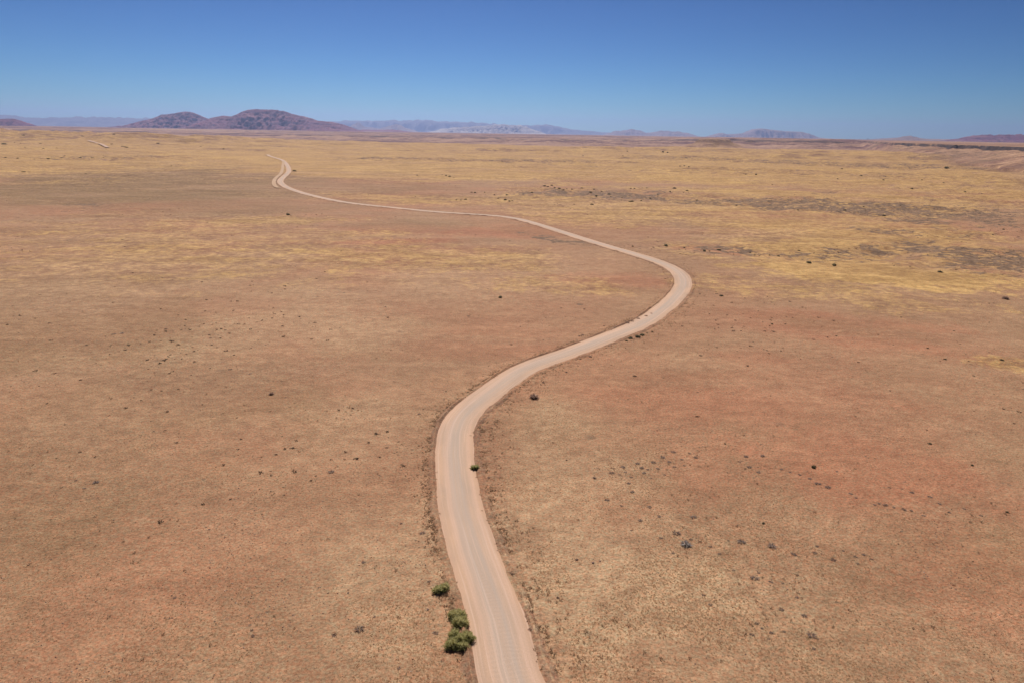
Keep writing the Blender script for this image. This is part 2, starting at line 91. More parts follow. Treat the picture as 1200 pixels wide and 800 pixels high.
def perlin(x, y, seed=0):
    x0 = np.floor(x).astype(np.int64); y0 = np.floor(y).astype(np.int64)
    fx = x - x0; fy = y - y0
    u = fx * fx * fx * (fx * (fx * 6 - 15) + 10); v = fy * fy * fy * (fy * (fy * 6 - 15) + 10)
    def d(i, j):
        a = _grad(x0 + i, y0 + j, seed)
        return np.cos(a) * (fx - i) + np.sin(a) * (fy - j)
    return 1.5 * ((d(0, 0) * (1 - u) + d(1, 0) * u) * (1 - v) + (d(0, 1) * (1 - u) + d(1, 1) * u) * v)

def fbm(x, y, size, octv=3, seed=0, gain=0.5):
    s = 0.0; a = 1.0; f = 1.0 / size; t = 0
    for k in range(octv):
        s = s + a * perlin(x * f + 17.3 * k, y * f - 9.1 * k, seed + k); t += a; a *= gain; f *= 2.03
    return s / t * 1.4

def ridged(x, y, size, octv=3, seed=0):
    s = 0.0; a = 1.0; f = 1.0 / size; t = 0
    for k in range(octv):
        s = s + a * (1 - np.abs(perlin(x * f + 7.7 * k, y * f + 3.1 * k, seed + k)) * 1.6); t += a; a *= .5; f *= 2.1
    return s / t

def polydist(x, y, pts):
    best = np.full(x.shape, 1e12)
    if x.ndim == 1 and len(x) > 5000 and len(pts) > 20:      # far from the polyline an overestimate will do
        P = np.array(pts); near = (x > P[:, 0].min() - 600) & (x < P[:, 0].max() + 600) & (y > P[:, 1].min() - 600) & (y < P[:, 1].max() + 600)
        out = np.full(x.shape, 1e6); xs, ys = x[near], y[near]
        ch = np.zeros(len(xs), int); o = np.argsort(ys, kind='stable'); xs, ys = xs[o], ys[o]; res = np.empty(len(xs))
        for c0 in range(0, len(xs), 20000):
            xa, ya = xs[c0:c0 + 20000], ys[c0:c0 + 20000]; lo, hi = ya[0] - 420, ya[-1] + 420; best = np.full(len(xa), 1e12)
            for i in range(len(pts) - 1):
                ax, ay = pts[i]; bx, by = pts[i + 1]
                if max(ay, by) < lo or min(ay, by) > hi: continue
                dx, dy = bx - ax, by - ay; t = np.clip(((xa - ax) * dx + (ya - ay) * dy) / (dx * dx + dy * dy + 1e-9), 0, 1)
                best = np.minimum(best, (xa - ax - t * dx) ** 2 + (ya - ay - t * dy) ** 2)
            res[c0:c0 + 20000] = best
        r2 = np.empty(len(xs)); r2[o] = np.sqrt(res); out[near] = r2; return out
    for i in range(len(pts) - 1):
        ax, ay = pts[i]; bx, by = pts[i + 1]
        dx, dy = bx - ax, by - ay; L = dx * dx + dy * dy + 1e-9
        m = slice(None)
        t = np.clip(((x - ax) * dx + (y - ay) * dy) / L, 0, 1)
        d = (x - ax - t * dx) ** 2 + (y - ay - t * dy) ** 2
        best = np.minimum(best, d)
    return np.sqrt(best)

def blob(x, y, cx, cy, rt, rn, rf):
    """soft ellipse lying along the direction of (cx,cy); rn / rf are its near and far half lengths"""
    r = math.hypot(cx, cy); ux, uy = cx / r, cy / r
    a = (x - cx) * ux + (y - cy) * uy; b = (x - cx) * uy - (y - cy) * ux
    a = np.where(a < 0, a / rn, a / rf); b = b / rt
    return np.sqrt(a * a + b * b)

# hills of the plain: x, y, half width, half depth, height
HILLS = [(-2050, 3300, 900, 500, 26), (-1400, 2900, 420, 330, 15), (-2900, 3000, 700, 500, 24), (-900, 3500, 500, 300, 6),
         (-300, 3200, 420, 240, 5), (350, 2900, 500, 240, 7), (1000, 3300, 600, 260, 8), (1300, 2400, 420, 220, 9),
         (-2300, 2600, 260, 200, 9), (-1650, 2350, 260, 160, 5), (500, 4300, 700, 300, 3), (2000, 3700, 420, 300, 8), (60, 2600, 330, 130, 5), (1700, 2900, 360, 200, 12),
         (900, 2250, 350, 70, 7), (1350, 1900, 300, 60, 6), (500, 2000, 300, 60, 4), (1500, 2500, 300, 90, 9), (1150, 2700, 400, 90, 9), (700, 2800, 350, 90, 7),
         (-200, 2500, 400, 60, 4), (-700, 2900, 300, 70, 6), (-2000, 2350, 300, 60, 6), (-2600, 2500, 250, 60, 7), (-1650, 2200, 250, 50, 4), (1000, 1350, 260, 40, 3), (700, 1050, 300, 30, 2)]
# rim of the table land on the right: azimuth (x/y) against distance, and its height
RIM_A = np.array([-2.0, .44, .49, .532, .57, .62, .67, .72, .80, 1.0, 2.0])
RIM_Y = np.array([9000, 9000, 5900, 3750, 3350, 2900, 2500, 2180, 2000, 1800, 1800])

def hf_parts(x, y):
    x = np.asarray(x, float); y = np.asarray(y, float)
    r = np.hypot(x, y); yy = np.maximum(y, 50); a = np.where(y > 50, x / yy, np.sign(x) * 3)
    h = .30 * fbm(x, y, 70, 3, 3) + .10 * fbm(x, y, 14, 2, 5)
    h = h + 3.2 * sst(260, 1100, r) * fbm(x, y * .8, 170, 5, 11, .55)
    h = h + 9.0 * sst(1400, 2600, r) * fbm(x, y, 560, 6, 17, .55)
    h = h - 5.0 * sst(1300, 2200, r) * sst(.72, .98, ridged(x + 60 * fbm(x, y, 300, 2, 8), y, 900, 2, 23))      # dry washes
    ch = sst(.80, .97, ridged(x + 40 * fbm(x, y, 140, 2, 9), y * .75, 330, 2, 24)) * sst(170, 420, r) * (1 - sst(1500, 2200, r)) * sst(-.15, .25, fbm(x, y, 420, 2, 25) + .25 * (x > 0))
    h = h - 1.5 * ch
    hn = 1 + .55 * fbm(x, y, 190, 4, 29) + .4 * (ridged(x, y * .6, 120, 3, 30) - .6)
    for (cx, cy, rx, ry, hh) in HILLS:
        g = np.exp(-(((x - cx) / rx) ** 2 + ((y - cy) / ry) ** 2))
        h = h + hh * g * hn
    # rough ground: broken rocky slopes
    rough = np.zeros_like(x)
    for (cat, cx, cy, rt, rn, rf, s) in PATCHES:
        if cat == 'G':
            rough = np.maximum(rough, s * (1 - sst(.55, 1.15, blob(x, y, cx, cy, rt, rn, rf))))
    k = rough > 0
    h[k] = h[k] + rough[k] * (1.3 + 3.2 * sst(400, 1200, r[k])) * (ridged(x[k], y[k] * .8, 40, 3, 31) - .55) * 1.6
    # flat bed for the road
    rd = polydist(x, y, ROAD)
    wr = sst(9 + .012 * r, 45 + .11 * r, rd)
    h = h * wr
    # low step that crosses the plain as a bank of stones
    # table land on the right with a dark cap rock
    E = np.interp(a, RIM_A, RIM_Y)
    nz = 230 * fbm(x, y, 620, 5, 41) + 130 * (ridged(x, y, 260, 3, 43) - .5)
    t = y - E + nz * sst(0, 2500, E)
    apron = sst(-1150, 0, t) ** 1.4 * 27
    gul = (ridged(x * 1.0, y * .35, 130, 3, 47) - .5) * 20 * sst(-900, -200, t) * (1 - sst(-60, 10, t))
    capd = 16 * sst(0, 26, t) * sst(0, 1, 1 + t * 0)
    plat = sst(-30, 30, t)
    mesa = apron + gul + capd
    # second rim farther off, broken into buttes
    E2 = 6200 + 900 * fbm(x, y * .3, 2200, 3, 53) + 620 * (ridged(x, y, 620, 4, 57) - .5) - 900 * sst(.2, .5, a) + 1000*sst(.1, -.5, a)
    H2 = 20 + 30 * sst(.10, .33, a) + 8 * fbm(x, y, 900, 3, 61)
    H2 = np.where(a < -.05, H2 - 4, H2)
    t2 = y - E2
    s2 = (sst(-1000, 0, t2) ** 1.6 * .45 + .40 * sst(-40, 70, t2) + .15 * sst(300, 420, t2))
    dip = -14 * sst(-2600, -1500, t2) * (1 - sst(-1200, 300, t2))
    sec = s2 * H2 + dip + (ridged(x, y * .4, 230, 3, 67) - .5) * 20 * sst(-900, -200, t2) * (1 - sst(-20, 60, t2))
    h = h + sec * (1 - sst(-300, 200, t))
    h = np.where(t > -800, np.maximum(h * (1 - sst(-500, 0, t)), mesa + 6 * sst(600, 2500, t)), h)
    # butte
    d = np.hypot((x - 1150) / 1.25, (y - 4100) / 1.0) + 22 * fbm(x, y, 90, 3, 71)
    bt = np.maximum((1 - sst(50, 190, d)) ** 1.2 * 36 + 14 * (1 - sst(56, 84, d)), 0)
    h = h + bt
    # the plain lifts slowly towards the mountains
    wl = sst(7500, 14000, r)
    h = h * (1 - wl) + wl * (42 - 9 * sst(15000, 60000, r) + 4 * fbm(x, y, 2500, 3, 73))
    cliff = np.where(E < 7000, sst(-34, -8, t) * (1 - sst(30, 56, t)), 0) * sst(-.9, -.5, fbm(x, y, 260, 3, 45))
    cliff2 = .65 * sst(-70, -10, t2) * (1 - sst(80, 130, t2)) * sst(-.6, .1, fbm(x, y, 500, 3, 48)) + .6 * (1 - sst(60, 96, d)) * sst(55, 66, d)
    mesam = np.where(E < 8500, sst(-1250, -600, t + 250 * fbm(x, y, 400, 3, 46)), 0)
    far = np.maximum(sst(-1800, -700, t2 + 500 * fbm(x, y, 700, 3, 77)), sst(3900, 4700, y + 450 * fbm(x, y * .5, 800, 4, 79)))
    return h, dict(rd=rd, cliff=cliff, cliff2=cliff2, mesa=mesam, far=far, rough=rough, butte=(1 - sst(150, 230, d)), ch=ch, t2=t2, t=t, r=r)

def hf(x, y):
    return hf_parts(x, y)[0]

def masks(x, y):
    h, p = hf_parts(x, y)
    r = p['r']
    m = {k: np.zeros_like(h) for k in 'YRGTB'}
    for (cat, cx, cy, rt, rn, rf, s) in PATCHES:
        bb = blob(x, y, cx, cy, rt, rn, rf); k = bb < 2.0
        if not k.any(): continue
        xk, yk = x[k], y[k]; size = min(rt, rn, rf); big = (rt * (rn + rf)) ** .5
        wob = .50 * fbm(xk, yk * .7, big * .5, 5, int(abs(cx) + cy) % 97, .62) + .18 * fbm(xk, yk, size * .22, 2, 5)
        b = s * (1 - sst(.35, 1.15, bb[k] + wob))
        m[cat][k] = np.maximum(m[cat][k], b)
    m['G'] = np.maximum(m['G'], .75 * p['ch'])
    m['G'] = np.maximum(m['G'], .9 * p['mesa'] * (1 - sst(-40, 0, p['t'])) * sst(-.1, .35, fbm(x, y * .6, 330, 4, 87)))
    n = fbm(x, y, 240, 5, 81, .6)
    m['Y'] = np.clip(.12 * sst(200, 420, r) + np.maximum(m['Y'], .95 * sst(420, 1300, r + 400 * n)) + .30 * n * sst(150, 500, r), 0, 1)
    m['R'] = np.clip(m['R'] + .25 * fbm(x, y, 130, 5, 85, .6), 0, 1)
    m['G'] = np.clip(m['G'] * (1 + .5 * fbm(x, y, 40, 3, 88)), 0, 1)
    pur = np.clip(p['far'] + .8 * p['mesa'] + .6 * p['butte'] * (1 - p['far']), 0, 1)
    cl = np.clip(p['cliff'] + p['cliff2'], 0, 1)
    return h, m, pur, cl, p

# ------------------------------------------------------------------ helpers
def mesh_obj(name, verts, faces, mat=None, parent=None, smooth=True, loc=None):
    me = bpy.data.meshes.new(name)
    verts = np.asarray(verts, np.float32); 
    me.vertices.add(len(verts)); me.vertices.foreach_set('co', verts.ravel())
    if isinstance(faces, np.ndarray):
        k = faces.shape[1]; n = len(faces)
        me.loops.add(n * k); me.loops.foreach_set('vertex_index', faces.astype(np.int32).ravel())
        me.polygons.add(n); me.polygons.foreach_set('loop_start', np.arange(0, n * k, k, dtype=np.int32))
    else:
        tot = sum(len(f) for f in faces)
        me.loops.add(tot); me.loops.foreach_set('vertex_index', [i for f in faces for i in f])
        me.polygons.add(len(faces)); st = np.cumsum([0] + [len(f) for f in faces[:-1]]); me.polygons.foreach_set('loop_start', st)
    me.update(calc_edges=True); me.validate()
    me.polygons.foreach_set('use_smooth', [smooth] * len(me.polygons))
    if mat: me.materials.append(mat)
    o = bpy.data.objects.new(name, me); COL.objects.link(o)
    if parent: o.parent = parent
    if loc is not None: o.location = loc
    return o

def attr_col(o, name, rgb):
    a = o.data.attributes.new(name, 'FLOAT_COLOR', 'POINT')
    c = np.ones((len(rgb), 4), np.float32); c[:, :3] = rgb; a.data.foreach_set('color', c.ravel())

def tag(o, label=None, cat=None, group=None, kind=None):
    if label: o['label'] = label
    if cat: o['category'] = cat
    if group: o['group'] = group
    if kind: o['kind'] = kind
    return o

class NB:
    """small node builder"""
    def __init__(s, name):
        s.m = bpy.data.materials.new(name); s.m.use_nodes = True; s.t = s.m.node_tree; s.t.nodes.clear()
        s.out = s.n('ShaderNodeOutputMaterial'); s.b = s.n('ShaderNodeBsdfPrincipled'); s.l(s.b.outputs[0], s.out.inputs[0])
        s.b.inputs['Roughness'].default_value = .95; s.b.inputs['Specular IOR Level'].default_value = .15
    def n(s, t, **k):
        q = s.t.nodes.new(t)
        for a, b in k.items(): setattr(q, a, b)
        return q
    def l(s, a, b): s.t.links.new(a, b)
    def put(s, v, sock):
        if hasattr(v, 'links') or isinstance(v, bpy.types.NodeSocket): s.l(v, sock)
        else:
            try: sock.default_value = v
            except Exception: sock.default_value = (*v, 1) if len(v) == 3 else v
    def pos(s, scale=(1, 1, 1)):
        g = s.n('ShaderNodeNewGeometry')
        if scale == (1, 1, 1): return g.outputs['Position']
        v = s.n('ShaderNodeVectorMath', operation='MULTIPLY'); s.l(g.outputs['Position'], v.inputs[0]); v.inputs[1].default_value = scale
        return v.outputs[0]
    def noise(s, vec, scale, det=4, rough=.6, dist=0):
        q = s.n('ShaderNodeTexNoise'); s.l(vec, q.inputs['Vector']); q.inputs['Scale'].default_value = scale
        q.inputs['Detail'].default_value = det; q.inputs['Roughness'].default_value = rough; q.inputs['Distortion'].default_value = dist
        return q.outputs['Fac']
    def ramp(s, fac, lo, hi, a=0., b=1.):
        q = s.n('ShaderNodeMapRange'); s.put(fac, q.inputs[0])
        for i, v in zip((1, 2, 3, 4), (lo, hi, a, b)): q.inputs[i].default_value = v
        return q.outputs[0]
    def math(s, op, a, b=0.):
        q = s.n('ShaderNodeMath', operation=op); s.put(a, q.inputs[0]); s.put(b, q.inputs[1]); return q.outputs[0]
    def mix(s, fac, a, b, mode='MIX'):
        q = s.n('ShaderNodeMix', data_type='RGBA', blend_type=mode)
        s.put(fac, q.inputs[0]); s.put(a, q.inputs[6]); s.put(b, q.inputs[7]); return q.outputs[2]
    def attr(s, name):
        q = s.n('ShaderNodeAttribute', attribute_name=name); return q
    def bump(s, h, strength, dist, prev=None):
        q = s.n('ShaderNodeBump'); q.inputs['Strength'].default_value = strength; q.inputs['Distance'].default_value = dist
        s.l(h, q.inputs['Height'])
        if prev is not None: s.l(prev, q.inputs['Normal'])
        return q.outputs[0]

# ------------------------------------------------------------------ ground material
def ground_material():
    b = NB('dry_plain')
    P = b.pos()
    A1 = b.attr('cover'); A2 = b.attr('cover2')
    s1 = b.n('ShaderNodeSeparateColor'); b.l(A1.outputs['Color'], s1.inputs[0])
    s2 = b.n('ShaderNodeSeparateColor'); b.l(A2.outputs['Color'], s2.inputs[0])
    Y, Rr, G = s1.outputs[0], s1.outputs[1], s1.outputs[2]
    T, PU, CL = s2.outputs[0], s2.outputs[1], s2.outputs[2]
    big = b.noise(P, .006, 6, .62, .6); mid = b.noise(P, .045, 6, .68, .4); sm = b.noise(P, .33, 5, .7); fine = b.noise(P, 2.6, 4, .75)
    vfine = b.noise(P, 9., 3, .8); m2 = b.noise(P, .13, 5, .68, .3)
    col = b.mix(b.ramp(mid, .25, .75), C_SOIL, C_SOIL2)
    col = b.mix(b.ramp(big, .42, .62, 0, .55), col, C_RED)
    col = b.mix(b.math('MULTIPLY', T, b.ramp(sm, .3, .62, .35, 1)), col, C_TAN)
    col = b.mix(b.math('MULTIPLY', Rr, b.ramp(mid, .25, .6, .6, 1.)), col, C_RED)
    BR = b.attr('brown').outputs['Fac']
    brn = b.mix(b.ramp(sm, .3, .7), (.240, .148, .080, 1), (.300, .190, .102, 1))
    col = b.mix(b.math('MULTIPLY', BR, b.ramp(mid, .2, .6, .55, .95)), col, brn)
    # straw grass: patchy at every size
    yn = b.math('ADD', b.math('ADD', b.math('MULTIPLY', mid, .36), b.math('MULTIPLY', m2, .34)), b.math('MULTIPLY', sm, .30))
    yf = b.math('MULTIPLY', b.ramp(b.math('ADD', b.math('MULTIPLY', Y, .30), b.math('SUBTRACT', yn, b.math('MULTIPLY', BR, .10))), .62, .76), .90)
    col = b.mix(yf, col, b.mix(b.ramp(big, .35, .65), C_YEL, C_YEL2))
    # bare brown streaks and scrubby flats that break up the distant grass
    stv = b.noise(b.pos((.0045, .013, .02)), 1., 7, .72, .8)
    col = b.mix(b.math('MULTIPLY', b.ramp(stv, .50, .60), .42), col, b.mix(b.ramp(sm, .3, .7), (.36, .215, .135, 1), (.45, .285, .175, 1)))
    geo = b.n('ShaderNodeNewGeometry'); gsp = b.n('ShaderNodeSeparateXYZ'); b.l(geo.outputs['Normal'], gsp.inputs[0])
    stony = b.math('MULTIPLY', b.ramp(gsp.outputs[2], .9982, .988), b.ramp(b.noise(P, .013, 6, .7), .42, .56))
    col = b.mix(b.math('MULTIPLY', stony, .75), col, (.27, .155, .105, 1))
    st2 = b.noise(b.pos((.018, .045, .02)), 1., 6, .75, .5)
    col = b.mix(b.ramp(Y, .2, .7, .45, .9), col, b.mix(b.ramp(st2, .41, .59), (.84, .81, .78, 1), (1.18, 1.19, 1.17, 1)), 'MULTIPLY')
    col = b.mix(b.ramp(Y, .2, .7, .25, .85), col, b.mix(b.ramp(m2, .42, .58), (.86, .83, .80, 1), (1.12, 1.13, 1.11, 1)), 'MULTIPLY')
    # pinkish far country, darker along its banks
    band = b.noise(b.pos((.0005, .0021, .01)), 1., 8, .74, .5)
    far = b.mix(b.ramp(b.math('ADD', b.math('MULTIPLY', band, .7), b.math('MULTIPLY', mid, .3)), .44, .55), C_PURP, C_PINK)
    far = b.mix(.9, far, b.mix(b.ramp(st2, .42, .58), (.80, .76, .74, 1), (1.14, 1.13, 1.12, 1)), 'MULTIPLY')
    col = b.mix(PU, col, far)
    # stony grey slopes
    gn = b.ramp(b.math('ADD', b.math('MULTIPLY', G, .30), b.math('ADD', b.math('MULTIPLY', b.noise(b.pos((.04, .06, .05)), 1, 4, .7, .5), .36), b.math('MULTIPLY', b.noise(P, .19, 4, .65, .2), .64))), .735, .785)
    col = b.mix(b.math('MULTIPLY', gn, b.ramp(G, .05, .5)), col, b.mix(b.ramp(sm, .35, .65), C_GREY, C_GREY2))
    # scattered fine contrast: straw against bare soil and gravel
    fb = b.mix(b.ramp(fine, .37, .63), (.72, .67, .62, 1), (1.26, 1.28, 1.27, 1))
    col = b.mix(.85, col, fb, 'MULTIPLY')
    vb = b.mix(b.ramp(vfine, .3, .7), (.74, .71, .69, 1), (1.26, 1.27, 1.26, 1))
    col = b.mix(.8, col, vb, 'MULTIPLY')
    hu = b.mix(b.ramp(b.noise(P, 1.7, 4, .7), .38, .62), (1.10, .93, .86, 1), (.93, 1.05, 1.05, 1))
    col = b.mix(1., col, hu, 'MULTIPLY')
    mb = b.mix(b.ramp(sm, .38, .62), (.78, .76, .74, 1), (1.17, 1.18, 1.17, 1))
    col = b.mix(b.ramp(Y, .2, .7, .5, .9), col, mb, 'MULTIPLY')
    # low tussocks and dark stones too small to model one by one
    vo = b.n('ShaderNodeTexVoronoi'); b.l(P, vo.inputs['Vector']); vo.inputs['Scale'].default_value = .55
    dots = b.math('MULTIPLY', b.ramp(vo.outputs['Distance'], .10, .17, 1, 0), b.ramp(b.noise(P, .05, 4, .7), .50, .66))
    col = b.mix(b.math('MULTIPLY', dots, .55), col, (.12, .095, .075, 1))
    vo2 = b.n('ShaderNodeTexVoronoi'); b.l(P, vo2.inputs['Vector']); vo2.inputs['Scale'].default_value = .13
    d2 = b.math('MULTIPLY', b.ramp(vo2.outputs['Distance'], .04, .075, 1, 0), b.ramp(b.noise(P, .02, 4, .7), .50, .60))
    col = b.mix(b.math('MULTIPLY', d2, .5), col, (.10, .085, .06, 1))
    vo3 = b.n('ShaderNodeTexVoronoi'); b.l(P, vo3.inputs['Vector']); vo3.inputs['Scale'].default_value = .045
    d3 = b.math('MULTIPLY', b.ramp(vo3.outputs['Distance'], .04, .07, 1, 0), b.ramp(b.noise(P, .006, 4, .7), .46, .58))
    col = b.mix(b.math('MULTIPLY', d3, .6), col, (.09, .07, .05, 1))
    col = b.mix(CL, col, b.mix(b.ramp(b.noise(P, .02, 4, .7), .4, .6), C_CAP, C_CAP2))  # dark cap rock; the cliffs' backlit shade is put into this colour too
    b.l(col, b.b.inputs['Base Color'])
    n0 = b.bump(mid, .6, 1.6); n01 = b.bump(m2, .6, .7, n0); n1 = b.bump(sm, .55, .35, n01); n2 = b.bump(fine, .55, .10, n1); n3 = b.bump(vfine, .5, .035, n2)
    b.l(n3, b.b.inputs['Normal'])
    return b.m
C_SOIL = (.350, .204, .122, 1); C_SOIL2 = (.385, .236, .141, 1); C_RED = (.405, .184, .108, 1); C_TAN = (.490, .325, .200, 1)
C_YEL = (.515, .325, .132, 1); C_YEL2 = (.425, .262, .116, 1); C_GREY = (.150, .092, .062, 1); C_GREY2 = (.265, .172, .110, 1)
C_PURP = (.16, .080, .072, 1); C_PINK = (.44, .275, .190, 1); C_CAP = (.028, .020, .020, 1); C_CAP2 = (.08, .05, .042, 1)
M_GROUND = ground_material()

def paint(o, x, y, pre=None):
    h, m, pur, cl, p = pre or masks(x, y)
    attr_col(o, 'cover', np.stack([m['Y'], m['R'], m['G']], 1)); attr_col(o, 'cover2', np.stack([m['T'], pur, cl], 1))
    a = o.data.attributes.new('brown', 'FLOAT', 'POINT'); a.data.foreach_set('value', m['B'].astype(np.float32))

# ------------------------------------------------------------------ ground sheet, out to the horizon
rr = np.concatenate([[.03], np.geomspace(12, 1250, 400, endpoint=False), np.geomspace(1250, 8500, 400, endpoint=False), np.geomspace(8500, 58000, 90)])
th = np.concatenate([np.linspace(-46, 46, 620, endpoint=False), np.linspace(46, 314, 46, endpoint=False)]) * math.pi / 180
RR, TH = np.meshgrid(rr, th, indexing='ij')
gx = (RR * np.sin(TH)).ravel(); gy = (RR * np.cos(TH)).ravel()
gmask = masks(gx, gy); gh = gmask[0]
nr, na = len(rr), len(th)
i = np.arange(nr - 1)[:, None] * na; j = np.arange(na)[None, :]; j2 = (j + 1) % na
quads = np.stack([(i + j), (i + na + j), (i + na + j2), (i + j2)], -1).reshape(-1, 4)
verts = np.stack([gx, gy, gh], 1)
ground = mesh_obj('ground', verts, quads[:, ::-1].copy(), M_GROUND)
tag(ground, 'dry plain of red soil and straw coloured grass reaching the horizon', kind='structure')
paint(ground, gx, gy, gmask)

# ------------------------------------------------------------------ road
def resample(pts, step):
    P = np.array(pts, float); n = 12; out = []
    Q = np.vstack([2 * P[0] - P[1], P, 2 * P[-1] - P[-2]])
    for k in range(1, len(Q) - 2):
        for t in np.linspace(0, 1, n, endpoint=False):
            a, b, c, d = Q[k - 1:k + 3]
            out.append(.5 * (2 * b + (c - a) * t + (2 * a - 5 * b + 4 * c - d) * t * t + (3 * b - a - 3 * c + d) * t ** 3))
    out.append(P[-1]); out = np.array(out)
    s = np.append(0, np.cumsum(np.hypot(*np.diff(out, axis=0).T)))
    S = [0.0]
    while S[-1] < s[-1]:
        q = np.array([np.interp(S[-1], s, out[:, 0]), np.interp(S[-1], s, out[:, 1])])
        S.append(S[-1] + max(step, step * np.hypot(*q) / 150))
    S = np.array(S[:-1]); return np.stack([np.interp(S, s, out[:, 0]), np.interp(S, s, out[:, 1])], 1), S

def strip(name, path, S, offs, zs, mat, painted=False, jit=None, base=None, liftk=1.5e-4):
    T = np.gradient(path, axis=0); T /= np.hypot(T[:, 0], T[:, 1])[:, None] + 1e-9
    N = np.stack([T[:, 1], -T[:, 0]], 1)
    offs = np.asarray(offs, float); O = np.repeat(offs[None, :], len(path), 0)
    if jit is not None: O = O + jit(path, S, offs)
    X = path[:, None, 0] + N[:, None, 0] * O; Yv = path[:, None, 1] + N[:, None, 1] * O
    r = np.hypot(X, Yv)
    g = hf(X.ravel(), Yv.ravel()).reshape(X.shape) if base is None else base(X, Yv)
    Z = g + zs(path, S, O) + liftk * np.maximum(r - 60, 0)
    n, k = X.shape
    a = (np.arange(n - 1)[:, None] * k + np.arange(k - 1)[None, :])
    q = np.stack([a, a + 1, a + k + 1, a + k], -1).reshape(-1, 4)
    o = mesh_obj(name, np.stack([X.ravel(), Yv.ravel(), Z.ravel()], 1), q, mat)
    uv = o.data.uv_layers.new(name='UVMap')
    U = np.stack([O.ravel(), np.repeat(S, k)], 1)[q.ravel()]; uv.data.foreach_set('uv', U.astype(np.float32).ravel())
    if painted: paint(o, X.ravel(), Yv.ravel())
    return o

def road_material():
    b = NB('graded_gravel')
    tc = b.n('ShaderNodeTexCoord'); UV = tc.outputs['UV']
    sp = b.n('ShaderNodeSeparateXYZ'); b.l(UV, sp.inputs[0]); u, v = sp.outputs[0], sp.outputs[1]
    def sc2(fx, fy, det=4, rough=.6):
        m = b.n('ShaderNodeVectorMath', operation='MULTIPLY'); b.l(UV, m.inputs[0]); m.inputs[1].default_value = (fx, fy, 1)
        return b.noise(m.outputs[0], 1, det, rough)
    long_ = sc2(1.5, .012, 5, .65); lanes = sc2(.6, .004, 3, .5); grit = sc2(5, 5, 4, .75); patch = sc2(.25, .05, 4, .6)
    col = b.mix(b.ramp(patch, .40, .60), (.625, .395, .255, 1), (.52, .345, .235, 1))
    cen = b.ramp(b.math('ABSOLUTE', b.math('ADD', u, b.math('MULTIPLY', b.math('SUBTRACT', sc2(.0, .012, 2, .5), .5), 3.5))), .4, 2.7, 1, 0)
    greyf = b.math('MULTIPLY', cen, b.ramp(long_, .34, .66, .25, 1.0))
    col = b.mix(greyf, col, (.51, .395, .310, 1))
    col = b.mix(b.math('MULTIPLY', b.ramp(lanes, .5, .62), .35), col, (.72, .47, .34, 1))
    ed = b.ramp(b.math('ADD', b.math('ABSOLUTE', u), b.math('MULTIPLY', b.math('SUBTRACT', grit, .5), .9)), 3.1, 3.75, 0, 1)
    col = b.mix(b.math('MULTIPLY', ed, .55), col, (.56, .33, .205, 1))
    col = b.mix(.7, col, b.mix(b.ramp(grit, .3, .7), (.84, .83, .82, 1), (1.12, 1.12, 1.12, 1)), 'MULTIPLY')
    wv = b.n('ShaderNodeTexWave', bands_direction='Y', wave_profile='SIN'); b.l(UV, wv.inputs['Vector'])
    wv.inputs['Scale'].default_value = .43; wv.inputs['Distortion'].default_value = 4.5; wv.inputs['Detail'].default_value = 3; wv.inputs['Detail Scale'].default_value = .8
    wf = b.math('MULTIPLY', b.math('MULTIPLY', wv.outputs['Fac'], b.ramp(sc2(.5, .06, 3, .5), .38, .58)), b.ramp(b.math('ABSOLUTE', u), 1.2, 3.0, 1, 0))
    col = b.mix(b.math('MULTIPLY', wf, .15), col, (.45, .35, .285, 1))
    tr = b.math('ABSOLUTE', b.math('SUBTRACT', b.math('ABSOLUTE', b.math('ADD', u, b.math('MULTIPLY', b.math('SUBTRACT', sc2(.0, .02, 2, .5), .5), 2.5))), .95))
    col = b.mix(b.math('MULTIPLY', b.ramp(tr, .15, .55, .42, 0), b.ramp(sc2(.4, .03, 4, .6), .4, .6, .3, 1)), col, (.47, .36, .285, 1))
    col = b.mix(b.math('MULTIPLY', b.ramp(sc2(2.2, .02, 4, .7), .54, .62), .35), col, (.76, .54, .40, 1))
    b.l(col, b.b.inputs['Base Color'])
    n1 = b.bump(wf, .22, .04); n2 = b.bump(grit, .4, .03, n1); n3 = b.bump(long_, .3, .05, n2); b.l(n3, b.b.inputs['Normal'])
    return b.m
M_ROAD = road_material()
path, S = resample(ROAD, .7)
def jit_road(p, S, offs):
    z = np.zeros_like(S); e = fbm(S, z + 3, 9, 5, 91, .65) * .34; e2 = fbm(S, z + 40, 7, 5, 93, .65) * .38
    return np.where(offs[None, :] < -3.3, e[:, None], np.where(offs[None, :] > 3.3, e2[:, None], 0))
def z_road(p, S, O): return .05 + .10 * (1 - (O / 3.9) ** 2)
road = strip('road', path, S, [-3.75, -3.5, -2.6, -1.6, -.6, .6, 1.6, 2.6, 3.5, 3.75], z_road, M_ROAD, jit=jit_road, liftk=4e-4)
tag(road, 'pale pink gravel road winding in an S across the plain', kind='structure')
def z_verge(p, S, O):
    z = np.zeros_like(S); n = (1 + .9 * fbm(S, z + 9, 6, 4, 95))[:, None]; n2 = (1 + 1.1 * fbm(S, z + 70, 4, 4, 97))[:, None]
    l = .33 * n * np.exp(-((O + 4.35) / .42) ** 2); r = .20 * n2 * np.exp(-((O - 4.5) / .5) ** 2) + .12 * n * np.exp(-((O - 6.4) / .6) ** 2)
    out = -.10 * sst(7.0, 8.6, np.abs(O)); lump = .26 * fbm(S[:, None] + 0 * O, O, 1.3, 3, 99) * sst(3.9, 4.4, np.abs(O)) * (1 - sst(7, 8.5, np.abs(O)))
    return np.maximum(l, r) + lump + out + .02
offs = [-8.8, -7.8, -6.6, -5.8, -5.2, -4.9, -4.6, -4.35, -4.15, -3.95, -3.7, -3.4]
